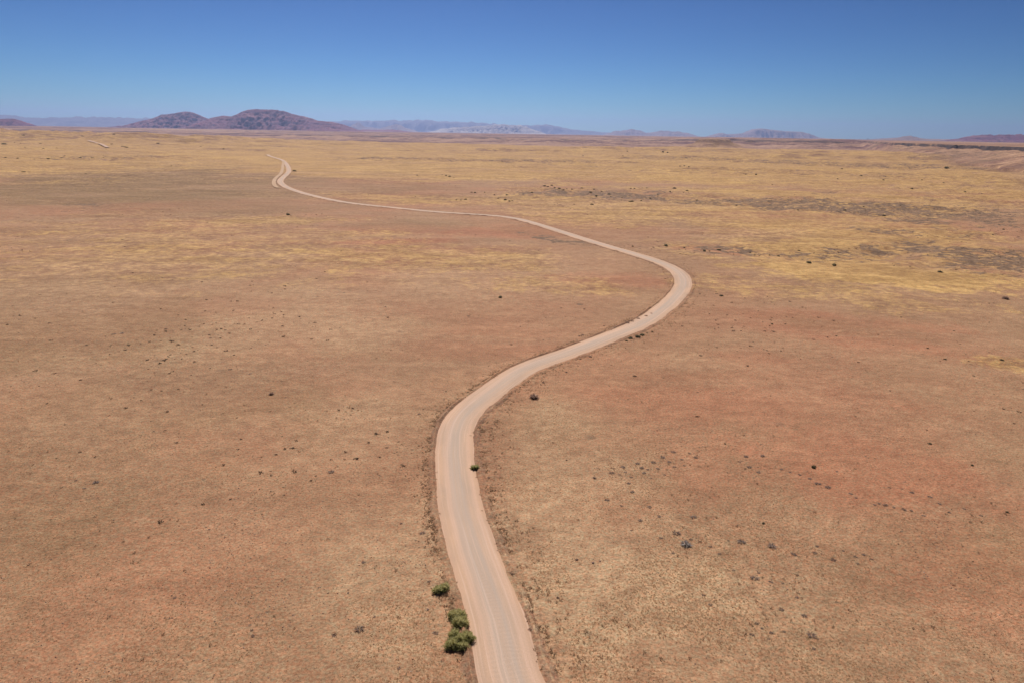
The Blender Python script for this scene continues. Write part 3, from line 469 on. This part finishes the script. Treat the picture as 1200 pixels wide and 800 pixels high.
for sgn, nm in ((1, 'left'), (-1, 'right')):
    oo = offs if sgn == 1 else [-q for q in offs[::-1]]
    vg = strip('road_verge', path, S, oo, z_verge, M_GROUND, painted=True, liftk=2e-4)
    tag(vg, 'low bank of graded soil along the %s edge of the road' % nm, kind='structure')
# worn vehicle track beside the distant kink, and the road seen again on the far hills
tp, TS = resample(TRACK, 2.0)
def track_material():
    b = NB('worn_track'); P = b.pos(); n = b.noise(P, .15, 4, .6)
    b.l(b.mix(b.ramp(n, .35, .65), (.56, .37, .24, 1), (.50, .32, .19, 1)), b.b.inputs['Base Color']); return b.m
tag(strip('vehicle_track', tp, TS, [-2.2, -.7, .7, 2.2], lambda p, S, O: .25 + 0 * O, track_material(), liftk=4e-4), 'faint worn track looping beside the kink of the distant road', kind='structure')
hp, HS = resample(HILL_ROAD, 6.0)
tag(strip('road', hp, HS, [-5.5, -2, 2, 5.5], lambda p, S, O: 1.0 + 0 * O, M_ROAD, liftk=4e-4), 'short pale stretch of road climbing the yellow hills at far left', kind='structure')

# ------------------------------------------------------------------ mountains
def rock_material(name, c1, c2, c3, strata):
    b = NB(name); P = b.pos(); q = b.pos((.0004, .0004, strata))
    n = b.noise(q, 1.0, 5, .7, .3); m = b.noise(P, .004, 6, .7)
    g = b.n('ShaderNodeNewGeometry'); sp = b.n('ShaderNodeSeparateXYZ'); b.l(g.outputs['Normal'], sp.inputs[0])
    col = b.mix(b.ramp(n, .44, .56), c1, c2)
    col = b.mix(b.math('MULTIPLY', b.ramp(m, .45, .62), .4), col, c3)
    b.l(col, b.b.inputs['Base Color']); b.l(b.bump(m, .6, 40), b.b.inputs['Normal']); return b.m
MM = {'brown': rock_material('mountain_basalt', (.15, .045, .075, 1), (.27, .095, .115, 1), (.40, .21, .19, 1), .022),
      'blue': rock_material('far_rock', (.15, .13, .13, 1), (.20, .17, .16, 1), (.30, .24, .21, 1), .008),
      'tan': rock_material('mountain_sandstone', (.27, .165, .13, 1), (.34, .22, .17, 1), (.38, .25, .19, 1), .01),
      'pale': rock_material('mountain_limestone', (.42, .33, .28, 1), (.66, .56, .47, 1), (.30, .22, .19, 1), .006)}
for mi, (nm, lab, mk, Y0, dep, prof) in enumerate(MOUNTAINS):
    px = np.array([q[0] for q in prof], float); pz = np.array([q[1] for q in prof], float)
    big = abs(px[-1] - px[0]) > 2500
    nx, ny = (300, 110) if mi in (0, 1, 6) else (220, 60)
    X = np.linspace(px[0], px[-1], nx); V = np.linspace(-1.25, 1.25, ny)
    base = float(hf(np.array([px.mean()]), np.array([float(Y0)]))[0]) - 12
    H = np.maximum(np.interp(X, px, pz) - base, 0)
    ext = sst(0, .03, (X - px[0]) / (px[-1] - px[0])) * sst(0, .03, (px[-1] - X) / (px[-1] - px[0])); H = H * ext
    Hm = H.max()
    H = H * (1 + (.18 if 'range' in nm or 'ridge' in nm else .05) * fbm(X, X * 0, Hm * .8, 5, 100 + mi, .62))
    XX, VV = np.meshgrid(X, V, indexing='ij'); HH = H[:, None] + 0 * VV; YY = Y0 + VV * dep / 2
    cell = max(Hm * .9, dep * .13)
    rg = ridged(XX, YY * .45, cell, 3, 110 + mi); rg2 = ridged(XX, YY * .8, cell * .35, 3, 120 + mi)
    av = np.abs(VV)
    e = np.clip(av * (1.15 + .9 * (.75 - rg)) - .10 * (1 - HH / Hm), 0, 1.0)
    f = (1 - e) ** 1.25
    if mk == 'brown': # ledges
        st = 5; f = f * .55 + .45 * (np.floor(f * st) + sst(.35, .85, f * st - np.floor(f * st))) / st
    if 'block' in lab or 'flat topped' in lab: f = sst(0, .8, 1 - e)
    Z = base + HH * f + HH * f * (1 - f) * (1.9 if mk == 'pale' else .95) * (rg2 - .6) + 0
    Z = np.where(f <= 0.001, base, Z)
    a = (np.arange(nx - 1)[:, None] * ny + np.arange(ny - 1)[None, :])
    q = np.stack([a, a + ny, a + ny + 1, a + 1], -1).reshape(-1, 4)
    o = mesh_obj(nm, np.stack([XX.ravel(), YY.ravel(), Z.ravel()], 1), q, MM[mk])
    tag(o, lab, kind='structure')

# ------------------------------------------------------------------ plants and stones
def leaf_material(name, cols, rough=.8, trans=.45):
    b = NB(name); at = b.attr('tone'); oi = b.n('ShaderNodeObjectInfo')
    f = b.math('FRACT', b.math('ADD', at.outputs['Fac'], b.math('MULTIPLY', oi.outputs['Random'], .35)))
    cr = b.n('ShaderNodeValToRGB'); b.l(f, cr.inputs[0]); el = cr.color_ramp.elements
    for k, (p, c) in enumerate(cols):
        e = el[k] if k < 2 else el.new(p)
        e.position = p; e.color = (*c, 1)
    b.l(cr.outputs[0], b.b.inputs['Base Color']); b.b.inputs['Roughness'].default_value = rough
    if trans:
        tr = b.n('ShaderNodeBsdfTranslucent'); b.l(cr.outputs[0], tr.inputs['Color']); ms = b.n('ShaderNodeMixShader'); ms.inputs[0].default_value = trans
        b.l(b.b.outputs[0], ms.inputs[1]); b.l(tr.outputs[0], ms.inputs[2]); b.l(ms.outputs[0], b.out.inputs[0])
    return b.m
M_GREEN = leaf_material('olive_leaves', [(0, (.22, .23, .08)), (1, (.70, .62, .34)), (.3, (.38, .38, .14)), (.55, (.60, .55, .26))])
M_DARKG = leaf_material('dark_leaves', [(0, (.095, .085, .05)), (1, (.32, .27, .16)), (.5, (.185, .16, .09))])
M_GREYT = leaf_material('grey_twigs', [(0, (.24, .18, .15)), (1, (.60, .47, .38)), (.5, (.38, .29, .235))], trans=.6)
M_PALET = leaf_material('silver_twigs', [(0, (.22, .20, .18)), (1, (.75, .68, .60)), (.5, (.52, .46, .41))], trans=.6)
M_DEAD = leaf_material('brown_twigs', [(0, (.26, .17, .125)), (1, (.62, .44, .33)), (.5, (.42, .28, .21))], trans=.6)
M_STEM = leaf_material('bark', [(0, (.10, .07, .05)), (1, (.2, .15, .11))], trans=0)
M_GRASS = leaf_material('straw', [(0, (.50, .32, .18)), (1, (.80, .64, .43)), (.3, (.62, .43, .26)), (.6, (.72, .55, .35))], trans=.6)
M_WEED = leaf_material('weeds', [(0, (.27, .175, .11)), (1, (.64, .46, .28)), (.5, (.44, .30, .185))], trans=.55)
M_SCRUB = leaf_material('scrub_twigs', [(0, (.11, .08, .055)), (1, (.34, .25, .17)), (.5, (.20, .145, .10))])
M_STONE = leaf_material('gravel', [(0, (.12, .075, .06)), (1, (.60, .46, .36)), (.4, (.30, .18, .13)), (.75, (.42, .26, .18))], trans=0)

def blades(pos, dirs, length, width, seed=0, bend=.25):
    """one bent blade (two triangles) per row"""
    r = np.random.default_rng(seed); n = len(pos)
    side = np.cross(dirs, r.normal(size=(n, 3))); side /= np.linalg.norm(side, axis=1)[:, None] + 1e-9
    L = length[:, None]; W = width[:, None]
    mid = pos + dirs * L * .55 + r.normal(size=(n, 3)) * L * .06
    tip = pos + dirs * L + np.array([0, 0, -1]) * L * bend * r.random((n, 1))
    v = np.stack([pos - side * W * .35, pos + side * W * .35, mid + side * W * .5, tip, mid - side * W * .5], 1).reshape(-1, 3)
    b = np.arange(n)[:, None] * 5
    f = np.hstack([b, b + 1, b + 2, b + 3, b + 4])
    return v, f
def tone(o, vals, per):
    a = o.data.attributes.new('tone', 'FLOAT', 'POINT'); a.data.foreach_set('value', np.repeat(vals, per).astype(np.float32))

def mound_leaves(mounds, n_per_m2, ll, lw, seed):
    r = np.random.default_rng(seed); P = []; D = []; TN = []
    for (mx, my, mr, mh, tn) in mounds:
        mr *= .9
        n = int(n_per_m2 * mr * mr * 2 * math.pi)
        z = r.random(n) ** .75; ph = r.random(n) * 2 * math.pi; s = np.sqrt(1 - z * z)
        d = np.stack([s * np.cos(ph), s * np.sin(ph), z], 1)
        lump = 1 + .13 * np.sin(ph * 3 + seed) + .12 * np.sin(ph * 5 + z * 6) + .10 * r.normal(size=n)
        rad = (.42 + .55 * r.random(n) ** .7) * lump * (1 + .12 * np.sin(ph * 9 + z * 17) * np.cos(z * 11 + ph * 4))
        p = d * np.stack([mr * rad, mr * rad, .78 * mh * rad], 1) + np.array([mx, my, .05])
        dd = d + np.array([0, 0, .55]) + r.normal(size=(n, 3)) * .38; dd /= np.linalg.norm(dd, axis=1)[:, None]
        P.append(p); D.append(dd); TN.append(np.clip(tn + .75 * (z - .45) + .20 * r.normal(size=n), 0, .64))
    P = np.vstack(P); D = np.vstack(D); TN = np.hstack(TN)
    n = len(P); v, f = blades(P, D, ll * (.6 + .8 * r.random(n) + 1.1 * (r.random(n) < .07)), lw * (.6 + .8 * r.random(n)), seed)
    return v, f, TN
def stems(mounds, seed):
    r = np.random.default_rng(seed); P = []; D = []; L = []
    for (mx, my, mr, mh, tn) in mounds:
        n = 26; d = np.stack([r.normal(size=n) * .6, r.normal(size=n) * .6, .5 + r.random(n)], 1); d /= np.linalg.norm(d, axis=1)[:, None]
        P.append(np.stack([mx + r.normal(size=n) * .1 * mr, my + r.normal(size=n) * .1 * mr, np.full(n, -.03)], 1)); D.append(d); L.append(np.full(n, .8 * (mr + mh) / 2))
    P = np.vstack(P); D = np.vstack(D); L = np.hstack(L); return blades(P, D, L, L * 0 + .05, seed, .05)
def hero_bush(name, x, y, mounds, label, group=None, dens=500):
    e = bpy.data.objects.new(name, None); COL.objects.link(e); e.empty_display_size = .3
    e.location = (x, y, float(hf(np.array([x]), np.array([y]))[0]))
    v, f, t = mound_leaves(mounds, dens, .26, .05, int(abs(x * 7 + y)) % 1000)
    o = mesh_obj('foliage', v, f, M_GREEN, e, smooth=False); tone(o, t, 5)
    for q, m1 in enumerate(mounds):
        v, f = stems([m1], 5 + q); o = mesh_obj('stem', v, f, M_STEM, e, smooth=False); tone(o, np.full(len(f), .4), 5)
    tag(e, label, 'bush', group)
    return e

def ground_z(x, y): return float(hf(np.array([float(x)]), np.array([float(y)]))[0])
BUSHES = [
    ('green_bush', -5.87, 69.66, [(-0.65, 0.96, 0.8, 0.9, 0.2), (0.93, 0.47, 0.95, 1.0, 0.34), (-0.76, -0.75, 0.99, 0.85, 0.26), (0.56, -1.01, 0.73, 0.75, 0.26), (-0.04, -0.0, 0.74, 1.0, 0.32)], 'largest olive green bush, nearest of the three on the left edge of the road'),
    ('green_bush', -6.23, 73.71, [(-0.54, 0.59, 0.89, 0.85, 0.36), (0.27, 0.77, 0.55, 0.6, 0.3), (-0.68, 0.26, 0.66, 0.8, 0.22), (0.23, -0.84, 1.04, 0.95, 0.3), (0.74, -1.15, 0.65, 0.7, 0.4)], 'rounded olive green bush touching the road edge, middle one of the three on the left'),
    ('green_bush', -9.05, 79.76, [(-0.53, -0.53, 0.7, 0.7, 0.22), (0.13, -0.15, 0.7, 0.75, 0.3), (0.43, 0.41, 0.53, 0.6, 0.42)], 'smaller olive bush set back from the road, farthest of the three on the left'),
    ('green_bush', -6.55, 115.19, [(-0.22, -0.26, 0.53, 0.75, 0.12), (0.24, -0.08, 0.56, 0.7, 0.22)], 'small round dark green bush on the right edge of the lower road'),
]
for nm, x, y, mounds, lab in BUSHES:
    hero_bush(nm, x, y, mounds, lab)

# small plants, unit width; copies share their mesh
def unit_twigs(kind, seed):
    r = np.random.default_rng(seed); mat = {'grey': M_GREYT, 'pale': M_PALET, 'dead': M_DEAD}[kind]
    n = {'grey': 80, 'pale': 120, 'dead': 170}[kind]
    z = r.random(n) ** (1.1 if kind != 'dead' else .8); ph = r.random(n) * 2 * math.pi; s = np.sqrt(1 - z * z)
    d = np.stack([s * np.cos(ph), s * np.sin(ph), z * {'grey': .42, 'pale': .45, 'dead': .7}[kind] + .04], 1)
    p = d * (.05 + .22 * r.random((n, 1))); L = .26 + .2 * r.random(n)
    if kind == 'grey': p[:, 0] *= 1.25; p[:, 0] += .05 * r.normal(size=n)
    dd = d + r.normal(size=(n, 3)) * .25; dd /= np.linalg.norm(dd, axis=1)[:, None]; dd[:, 2] = np.abs(dd[:, 2])
    v, f = blades(p, dd, L, np.full(n, .05), seed, .2)
    v[:, 2] = np.maximum(v[:, 2], -.02)
    o = mesh_obj('twigs', v, f, mat, smooth=False); tone(o, r.random(n) * .62, 5); return o
def unit_leafy(seed, mat, tall=.62):
    r = np.random.default_rng(seed)
    m = [(r.normal() * .16, r.normal() * .16, .26 + .12 * r.random(), tall * (.6 + .4 * r.random()), .2 + .2 * r.random()) for _ in range(4)]
    P = []; v, f, t = mound_leaves(m, 330, .15, .06, seed)
    o = mesh_obj('foliage', v, f, mat, smooth=False); tone(o, t, 5); return o
def unit_stem(seed, h=.3):
    k = 6; V = []; 
    for zz, rad in ((-.05, .05), (h * .5, .035), (h, .02)):
        for q in range(k): V.append((rad * math.cos(q * 2 * math.pi / k) + .02 * zz, rad * math.sin(q * 2 * math.pi / k), zz))
    F = [(a * k + q, a * k + (q + 1) % k, (a + 1) * k + (q + 1) % k, (a + 1) * k + q) for a in range(2) for q in range(k)]
    o = mesh_obj('trunk', V, F, M_STEM); tone(o, np.full(len(V), .3), 1); return o
def unit_rock(seed):
    r = np.random.default_rng(seed); import bmesh
    bm = bmesh.new(); bmesh.ops.create_icosphere(bm, subdivisions=2, radius=.5)
    for v in bm.verts:
        n = v.co.normalized(); v.co *= 1 + .28 * (math.sin(n.x * 4 + seed) * math.cos(n.y * 3 + seed * 2) + .5 * math.sin(n.z * 6 + seed)); v.co.z *= .6; v.co.z += .12
    me = bpy.data.meshes.new('rock'); bm.to_mesh(me); bm.free(); me.materials.append(M_STONE)
    o = bpy.data.objects.new('rock', me); COL.objects.link(o); tone(o, np.full(len(me.vertices), .05), 1); return o
PROTO = {'grey': [unit_twigs('grey', 200 + k) for k in range(4)], 'pale': [unit_twigs('pale', 210)], 'dead': [unit_twigs('dead', 220 + k) for k in range(2)],
         'dark': [unit_leafy(230 + k, M_DARKG) for k in range(3)], 'green': [unit_leafy(240 + k, M_GREEN) for k in range(2)], 'rock': [unit_rock(250 + k) for k in range(3)], 'weed': [unit_twigs('dead', 260)]}
TRUNK = unit_stem(1)
_used = set()
def place(kind, name, x, y, wid, label, group, cat='shrub', trunk=False, h=1.0):
    src = rnd.choice(PROTO[kind])
    z = ground_z(x, y)
    rz = rnd.random() * 6.28
    if trunk:
        e = bpy.data.objects.new(name, None); COL.objects.link(e); e.empty_display_size = .3
        c = src.copy(); c.name = 'crown'; COL.objects.link(c); c.parent = e; c.location = (0, 0, .28)
        t = TRUNK.copy(); t.name = 'trunk'; COL.objects.link(t); t.parent = e; t.scale = (1, 1, 1.3)
        o = e
    else:
        o = src.copy(); o.name = name; COL.objects.link(o)
    o.location = (x, y, z - .02 * wid); o.rotation_euler = (0, 0, rz); o.scale = (wid, wid, wid * h)
    tag(o, label, cat, group); return o
GROUPS = {
 'stony': ('shrub', 'grey', 'small grey twiggy shrub in the stony patch at lower right', 'grey shrubs in the stony patch at lower right'),
 'cluster': ('shrub', 'grey', 'grey tussock in the loose cluster right of the lower road', 'grey tussocks in the cluster right of the road'),
 'line': ('shrub', 'grey', 'grey shrub in the line crossing the red ground', 'grey shrubs in the line across the red ground'),
 'left_soil': ('shrub', 'grey', 'small shrub scattered on the soil left of the road', 'small dark shrubs scattered left of the road'),
 'road_right': ('shrub', 'dead', 'small brown shrub beside the right bank of the lower road', 'brown shrubs along the right bank of the road'),
 'bend_in': ('shrub', 'dead', 'brown scrub lining the left roadside before the right bend', 'brown scrub on the left side before the bend'),
 'bend_out': ('shrub', 'dark', 'dark scrub lining the right roadside before the right bend', 'dark scrub on the right side before the bend'),
 'wash': ('bush', 'dark', 'small dark bush along the dry wash beyond the bend', 'dark bushes along the dry wash'),
 'belt': ('bush', 'dark', 'dark bush in the stony belt behind the road', 'dark bushes in the far grey belt'),
 'yellow_dots': ('bush', 'dark', 'tiny dark bush on the far yellow flats', 'dark bushes on the far yellow flats'),
 'right_red': ('shrub', 'dark', 'small dark shrub on the ground right of the bend', 'dark shrubs on the red ground at right'),
 'left_hills': ('bush', 'dark', 'dark bush on the low yellow hills at far left', 'dark bushes on the far left hills'),
 'rocks': ('rock', 'rock', 'dark lump of rock beside the lower road', 'dark rocks near the lower road')}
ORD = ['first', 'second', 'third', 'fourth', 'fifth', 'sixth', 'seventh', 'eighth', 'ninth', 'tenth', 'eleventh', 'twelfth', 'thirteenth', 'fourteenth',
       'fifteenth', 'sixteenth', 'seventeenth', 'eighteenth', 'nineteenth', 'twentieth', 'twenty-first', 'twenty-second']
for key, (cat, kind, lab, grp) in GROUPS.items():
    items = sorted(SHRUBS[key], key=lambda q: q[0] / q[1]); n_ = len(items)
    for q_, (x, y, wd) in enumerate(items):
        lb = lab + (', %s from the left' % ORD[q_] if q_ < (n_ + 1) // 2 else ', %s from the right' % ORD[n_ - 1 - q_])
        if q_ == 0: lb = lab + ', leftmost of its group'
        if q_ == n_ - 1: lb = lab + ', rightmost of its group'
        wd *= (.6 + .5 * rnd.random()) * (.82 if kind == 'dark' else .95)
        flat_ = .8 if key in ('stony', 'cluster', 'line', 'left_soil') else (.45 if key == 'left_hills' else .8)
        nm = 'rock' if cat == 'rock' else ('dark_bush' if kind == 'dark' else ('dry_shrub' if kind == 'dead' else 'grey_shrub'))
        if key in ('belt', 'yellow_dots'): wd *= .85
        if key == 'wash': x += rnd.uniform(-3, 3); y += rnd.uniform(-7, 7); wd *= rnd.choice((.6, .8, 1.3))
        place(kind, nm, x, y, wd * (1.15 if kind in ('grey', 'dead') else 1.05), lb, grp, cat, False, flat_)
for (x, y, wd, kind, lab) in SHRUBS['named_far'] + SHRUBS['left_named'] + SHRUBS['dead_bush']:
    if kind == 'tree': place('dark', 'thorn_tree', x, y, wd * .55, lab, None, 'tree', True)
    elif kind == 'grey': place('pale' if lab.startswith('largest pale') else 'grey', 'grey_shrub', x, y, wd * 1.1, lab, None, 'shrub')
    elif kind == 'dead': place('dead', 'leafless_bush', x, y, wd * .95, lab, None, 'bush', h=1.0)
    else: place('dark', 'dark_bush', x, y, wd * .85, lab, None, 'bush', h=.9)
for l in PROTO.values():
    for o in l: bpy.data.objects.remove(o)
bpy.data.objects.remove(TRUNK)

# ------------------------------------------------------------------ ground cover nobody could count
def scatter(name, protos, pts, sizes, label):
    """points carrying a size; geometry nodes stand one little mesh on each"""
    me = bpy.data.meshes.new(name); me.vertices.add(len(pts)); me.vertices.foreach_set('co', pts.astype(np.float32).ravel())
    a = me.attributes.new('size', 'FLOAT', 'POINT'); a.data.foreach_set('value', sizes.astype(np.float32))
    a = me.attributes.new('turn', 'FLOAT_VECTOR', 'POINT')
    t = np.zeros((len(pts), 3), np.float32); t[:, 2] = rng.random(len(pts)) * 6.28; t[:, :2] = rng.normal(size=(len(pts), 2)) * .15; a.data.foreach_set('vector', t.ravel())
    o = bpy.data.objects.new(name, me); COL.objects.link(o)
    ng = bpy.data.node_groups.new(name, 'GeometryNodeTree')
    ng.interface.new_socket('Geometry', in_out='INPUT', socket_type='NodeSocketGeometry'); ng.interface.new_socket('Geometry', in_out='OUTPUT', socket_type='NodeSocketGeometry')
    N = ng.nodes.new; L = ng.links.new
    gi = N('NodeGroupInput'); go = N('NodeGroupOutput'); mp = N('GeometryNodeMeshToPoints'); ip = N('GeometryNodeInstanceOnPoints')
    L(gi.outputs[0], mp.inputs[0]); L(mp.outputs[0], ip.inputs['Points'])
    gg = N('GeometryNodeJoinGeometry')
    for p in reversed(protos):
        oi = N('GeometryNodeObjectInfo'); oi.inputs[0].default_value = p
        gin = N('GeometryNodeGeometryToInstance'); L(oi.outputs['Geometry'], gin.inputs[0]); L(gin.outputs[0], gg.inputs[0])
    L(gg.outputs[0], ip.inputs['Instance']); ip.inputs['Pick Instance'].default_value = True
    rv = N('FunctionNodeRandomValue'); rv.data_type = 'INT'; 
    for s_ in rv.inputs:
        if s_.type == 'INT' and s_.name == 'Max': s_.default_value = len(protos) - 1
        if s_.type == 'INT' and s_.name == 'Min': s_.default_value = 0
    L([q for q in rv.outputs if q.type == 'INT'][0], ip.inputs['Instance Index'])
    na1 = N('GeometryNodeInputNamedAttribute'); na1.data_type = 'FLOAT'; na1.inputs[0].default_value = 'size'
    na2 = N('GeometryNodeInputNamedAttribute'); na2.data_type = 'FLOAT_VECTOR'; na2.inputs[0].default_value = 'turn'
    L(na1.outputs[0], ip.inputs['Scale']); L(na2.outputs[0], ip.inputs['Rotation']); L(ip.outputs[0], go.inputs[0])
    md = o.modifiers.new('scatter', 'NODES'); md.node_group = ng
    tag(o, label, 'ground cover', None, 'stuff')
    return o
def tuft_proto(seed, mat, n=9, spread=.35, h=1.0):
    r = np.random.default_rng(seed); ph = r.random(n) * 6.28
    p = np.stack([np.cos(ph) * spread * .5 * r.random(n), np.sin(ph) * spread * .5 * r.random(n), np.full(n, -.03)], 1)
    d = np.stack([np.cos(ph) * .75, np.sin(ph) * .75, .35 + r.random(n)], 1); d /= np.linalg.norm(d, axis=1)[:, None]
    v, f = blades(p, d, h * (.5 + .4 * r.random(n)), np.full(n, .16), seed, .3)
    o = mesh_obj('tuft', v, f, mat, smooth=False); tone(o, r.random(n) * .5, 5); COL.objects.unlink(o); return o
def stone_proto(seed):
    r = np.random.default_rng(seed)
    V = [(1, 0, 0), (-1, 0, 0), (0, 1, 0), (0, -1, 0), (0, 0, .8), (0, 0, -.5)]
    V = [tuple(np.array(v) * .5 * (.7 + .6 * r.random()) + r.normal(size=3) * .08) for v in V]
    F = [(0, 2, 4), (2, 1, 4), (1, 3, 4), (3, 0, 4), (2, 0, 5), (1, 2, 5), (3, 1, 5), (0, 3, 5)]
    o = mesh_obj('stone', V, F, M_STONE, smooth=False); tone(o, np.full(6, r.random() * .65), 1); COL.objects.unlink(o); return o

def spread(n, r0, r1, power=1.0):
    r = r0 * (r1 / r0) ** (rng.random(n) ** power); a = (rng.random(n) * 2 - 1) * R_(47)
    return r * np.sin(a), r * np.cos(a)
def on_ground(x, y, lift=0): return np.stack([x, y, hf(x, y) + lift], 1)
# straw tufts: thick near, thinner far
x, y = spread(420000, 52, 330, .8)
den = np.clip(.50 + .9 * fbm(x, y, 16, 3, 301) + .5 * fbm(x, y, 70, 2, 303), .10, 1)
_, mk, _, _, pp = masks(x, y)
den = den * (1 - .65 * mk['R']) * (.75 + .5 * mk['T'])
keep = (rng.random(len(x)) < den) & (pp['rd'] > 4.9)
x, y = x[keep], y[keep]
scatter('dry_grass', [tuft_proto(k, M_GRASS, 9, .45, .6) for k in range(5)], on_ground(x, y), (.14 + .22 * rng.random(len(x)) ** 2), 'short straw coloured grass tufts thinly covering the soil')
# darker weeds: sparse, but thick on the two banks of the road
x, y = spread(60000, 52, 420, .9)
den = np.clip(-.05 + .8 * fbm(x, y, 22, 3, 311), .02, 1) * (.35 + mk['T'][:0].sum())
keep = (rng.random(len(x)) < den) & (polydist(x, y, ROAD) > 4.9)
x, y = x[keep], y[keep]
k = rng.integers(0, len(path) - 2, 36000); k = k[np.hypot(path[k, 0], path[k, 1]) < 520]
T_ = np.gradient(path, axis=0)[k]; T_ /= np.hypot(T_[:, 0], T_[:, 1])[:, None]
sg = np.where(rng.random(len(k)) < .45, -1, 1); off = np.where(sg < 0, 4.5 + rng.exponential(.7, len(k)), 4.4 + rng.exponential(1.5, len(k))) * sg
bx = path[k, 0] + T_[:, 1] * off + rng.normal(size=len(k)) * .45; by = path[k, 1] - T_[:, 0] * off + rng.normal(size=len(k)) * .3
kp = rng.random(len(k)) < np.clip(.35 + .9 * fbm(bx, by, 9, 3, 321), .04, 1)
bx, by = bx[kp], by[kp]
x = np.append(x, bx); y = np.append(y, by)
rdd = polydist(x, y, ROAD)
scatter('weeds', [tuft_proto(40 + k, M_WEED, 11, .6, .8) for k in range(4)], on_ground(x, y, .05), (.18 + .40 * rng.random(len(x)) ** 2), 'low brown weeds on the soil and along both road banks')
# low scrub that dots the middle distance
x = np.empty(0); y = np.empty(0); xs, ys = spread(90000, 110, 1900, .75)
_, mk, _, _, pp = masks(xs, ys)
den = np.clip(-.26 + .9 * fbm(xs, ys, 60, 4, 341) + .5 * fbm(xs, ys, 260, 2, 343) + .5 * mk['G'], .02, 1) * (1 - .5 * mk['Y'] * (1 - mk['G']))
keep = (rng.random(len(xs)) < den * (.3 + .7 * sst(250, 650, np.hypot(xs, ys)))) & (pp['rd'] > 6)
xs, ys = xs[keep], ys[keep]
scatter('scrub', [tuft_proto(80 + k, M_SCRUB, 22, .9, .55) for k in range(4)], on_ground(xs, ys), (.28 + .75 * rng.random(len(xs)) ** 2.5) * (1 + .5 * sst(300, 1200, ys)), 'sparse low brown scrub dotting the plain')
# gravel: dark and pale stones
x, y = spread(150000, 52, 260, .85)
_, mk, _, _, pp = masks(x, y)
den = np.clip(.12 + .9 * fbm(x, y, 30, 4, 331), .04, 1)
keep = (rng.random(len(x)) < den) & (pp['rd'] > 4.6)
x, y = x[keep], y[keep]
scatter('stones', [stone_proto(60 + k) for k in range(6)], on_ground(x, y, .01), (.07 + .20 * rng.random(len(x)) ** 3), 'loose dark and pale stones scattered over the soil')

# ------------------------------------------------------------------ haze
HV = ((-60000, -60000, -60), (60000, 60000, 1250))
(x0, y0, z0), (x1, y1, z1) = HV
hz = mesh_obj('haze', [(x0, y0, z0), (x1, y0, z0), (x1, y1, z0), (x0, y1, z0), (x0, y0, z1), (x1, y0, z1), (x1, y1, z1), (x0, y1, z1)],
              [(0, 3, 2, 1), (4, 5, 6, 7), (0, 1, 5, 4), (1, 2, 6, 5), (2, 3, 7, 6), (3, 0, 4, 7)], None, smooth=False)
mh = bpy.data.materials.new('haze'); mh.use_nodes = True; t = mh.node_tree; t.nodes.clear()
pv = t.nodes.new('ShaderNodeVolumePrincipled'); ou = t.nodes.new('ShaderNodeOutputMaterial'); t.links.new(pv.outputs[0], ou.inputs['Volume'])
pv.inputs['Color'].default_value = (.49, .61, 1.0, 1); pv.inputs['Density'].default_value = 2.35e-5; pv.inputs['Anisotropy'].default_value = .5
hz.data.materials.append(mh); tag(hz, 'thin blue haze over the far plain and mountains', None, None, 'stuff')
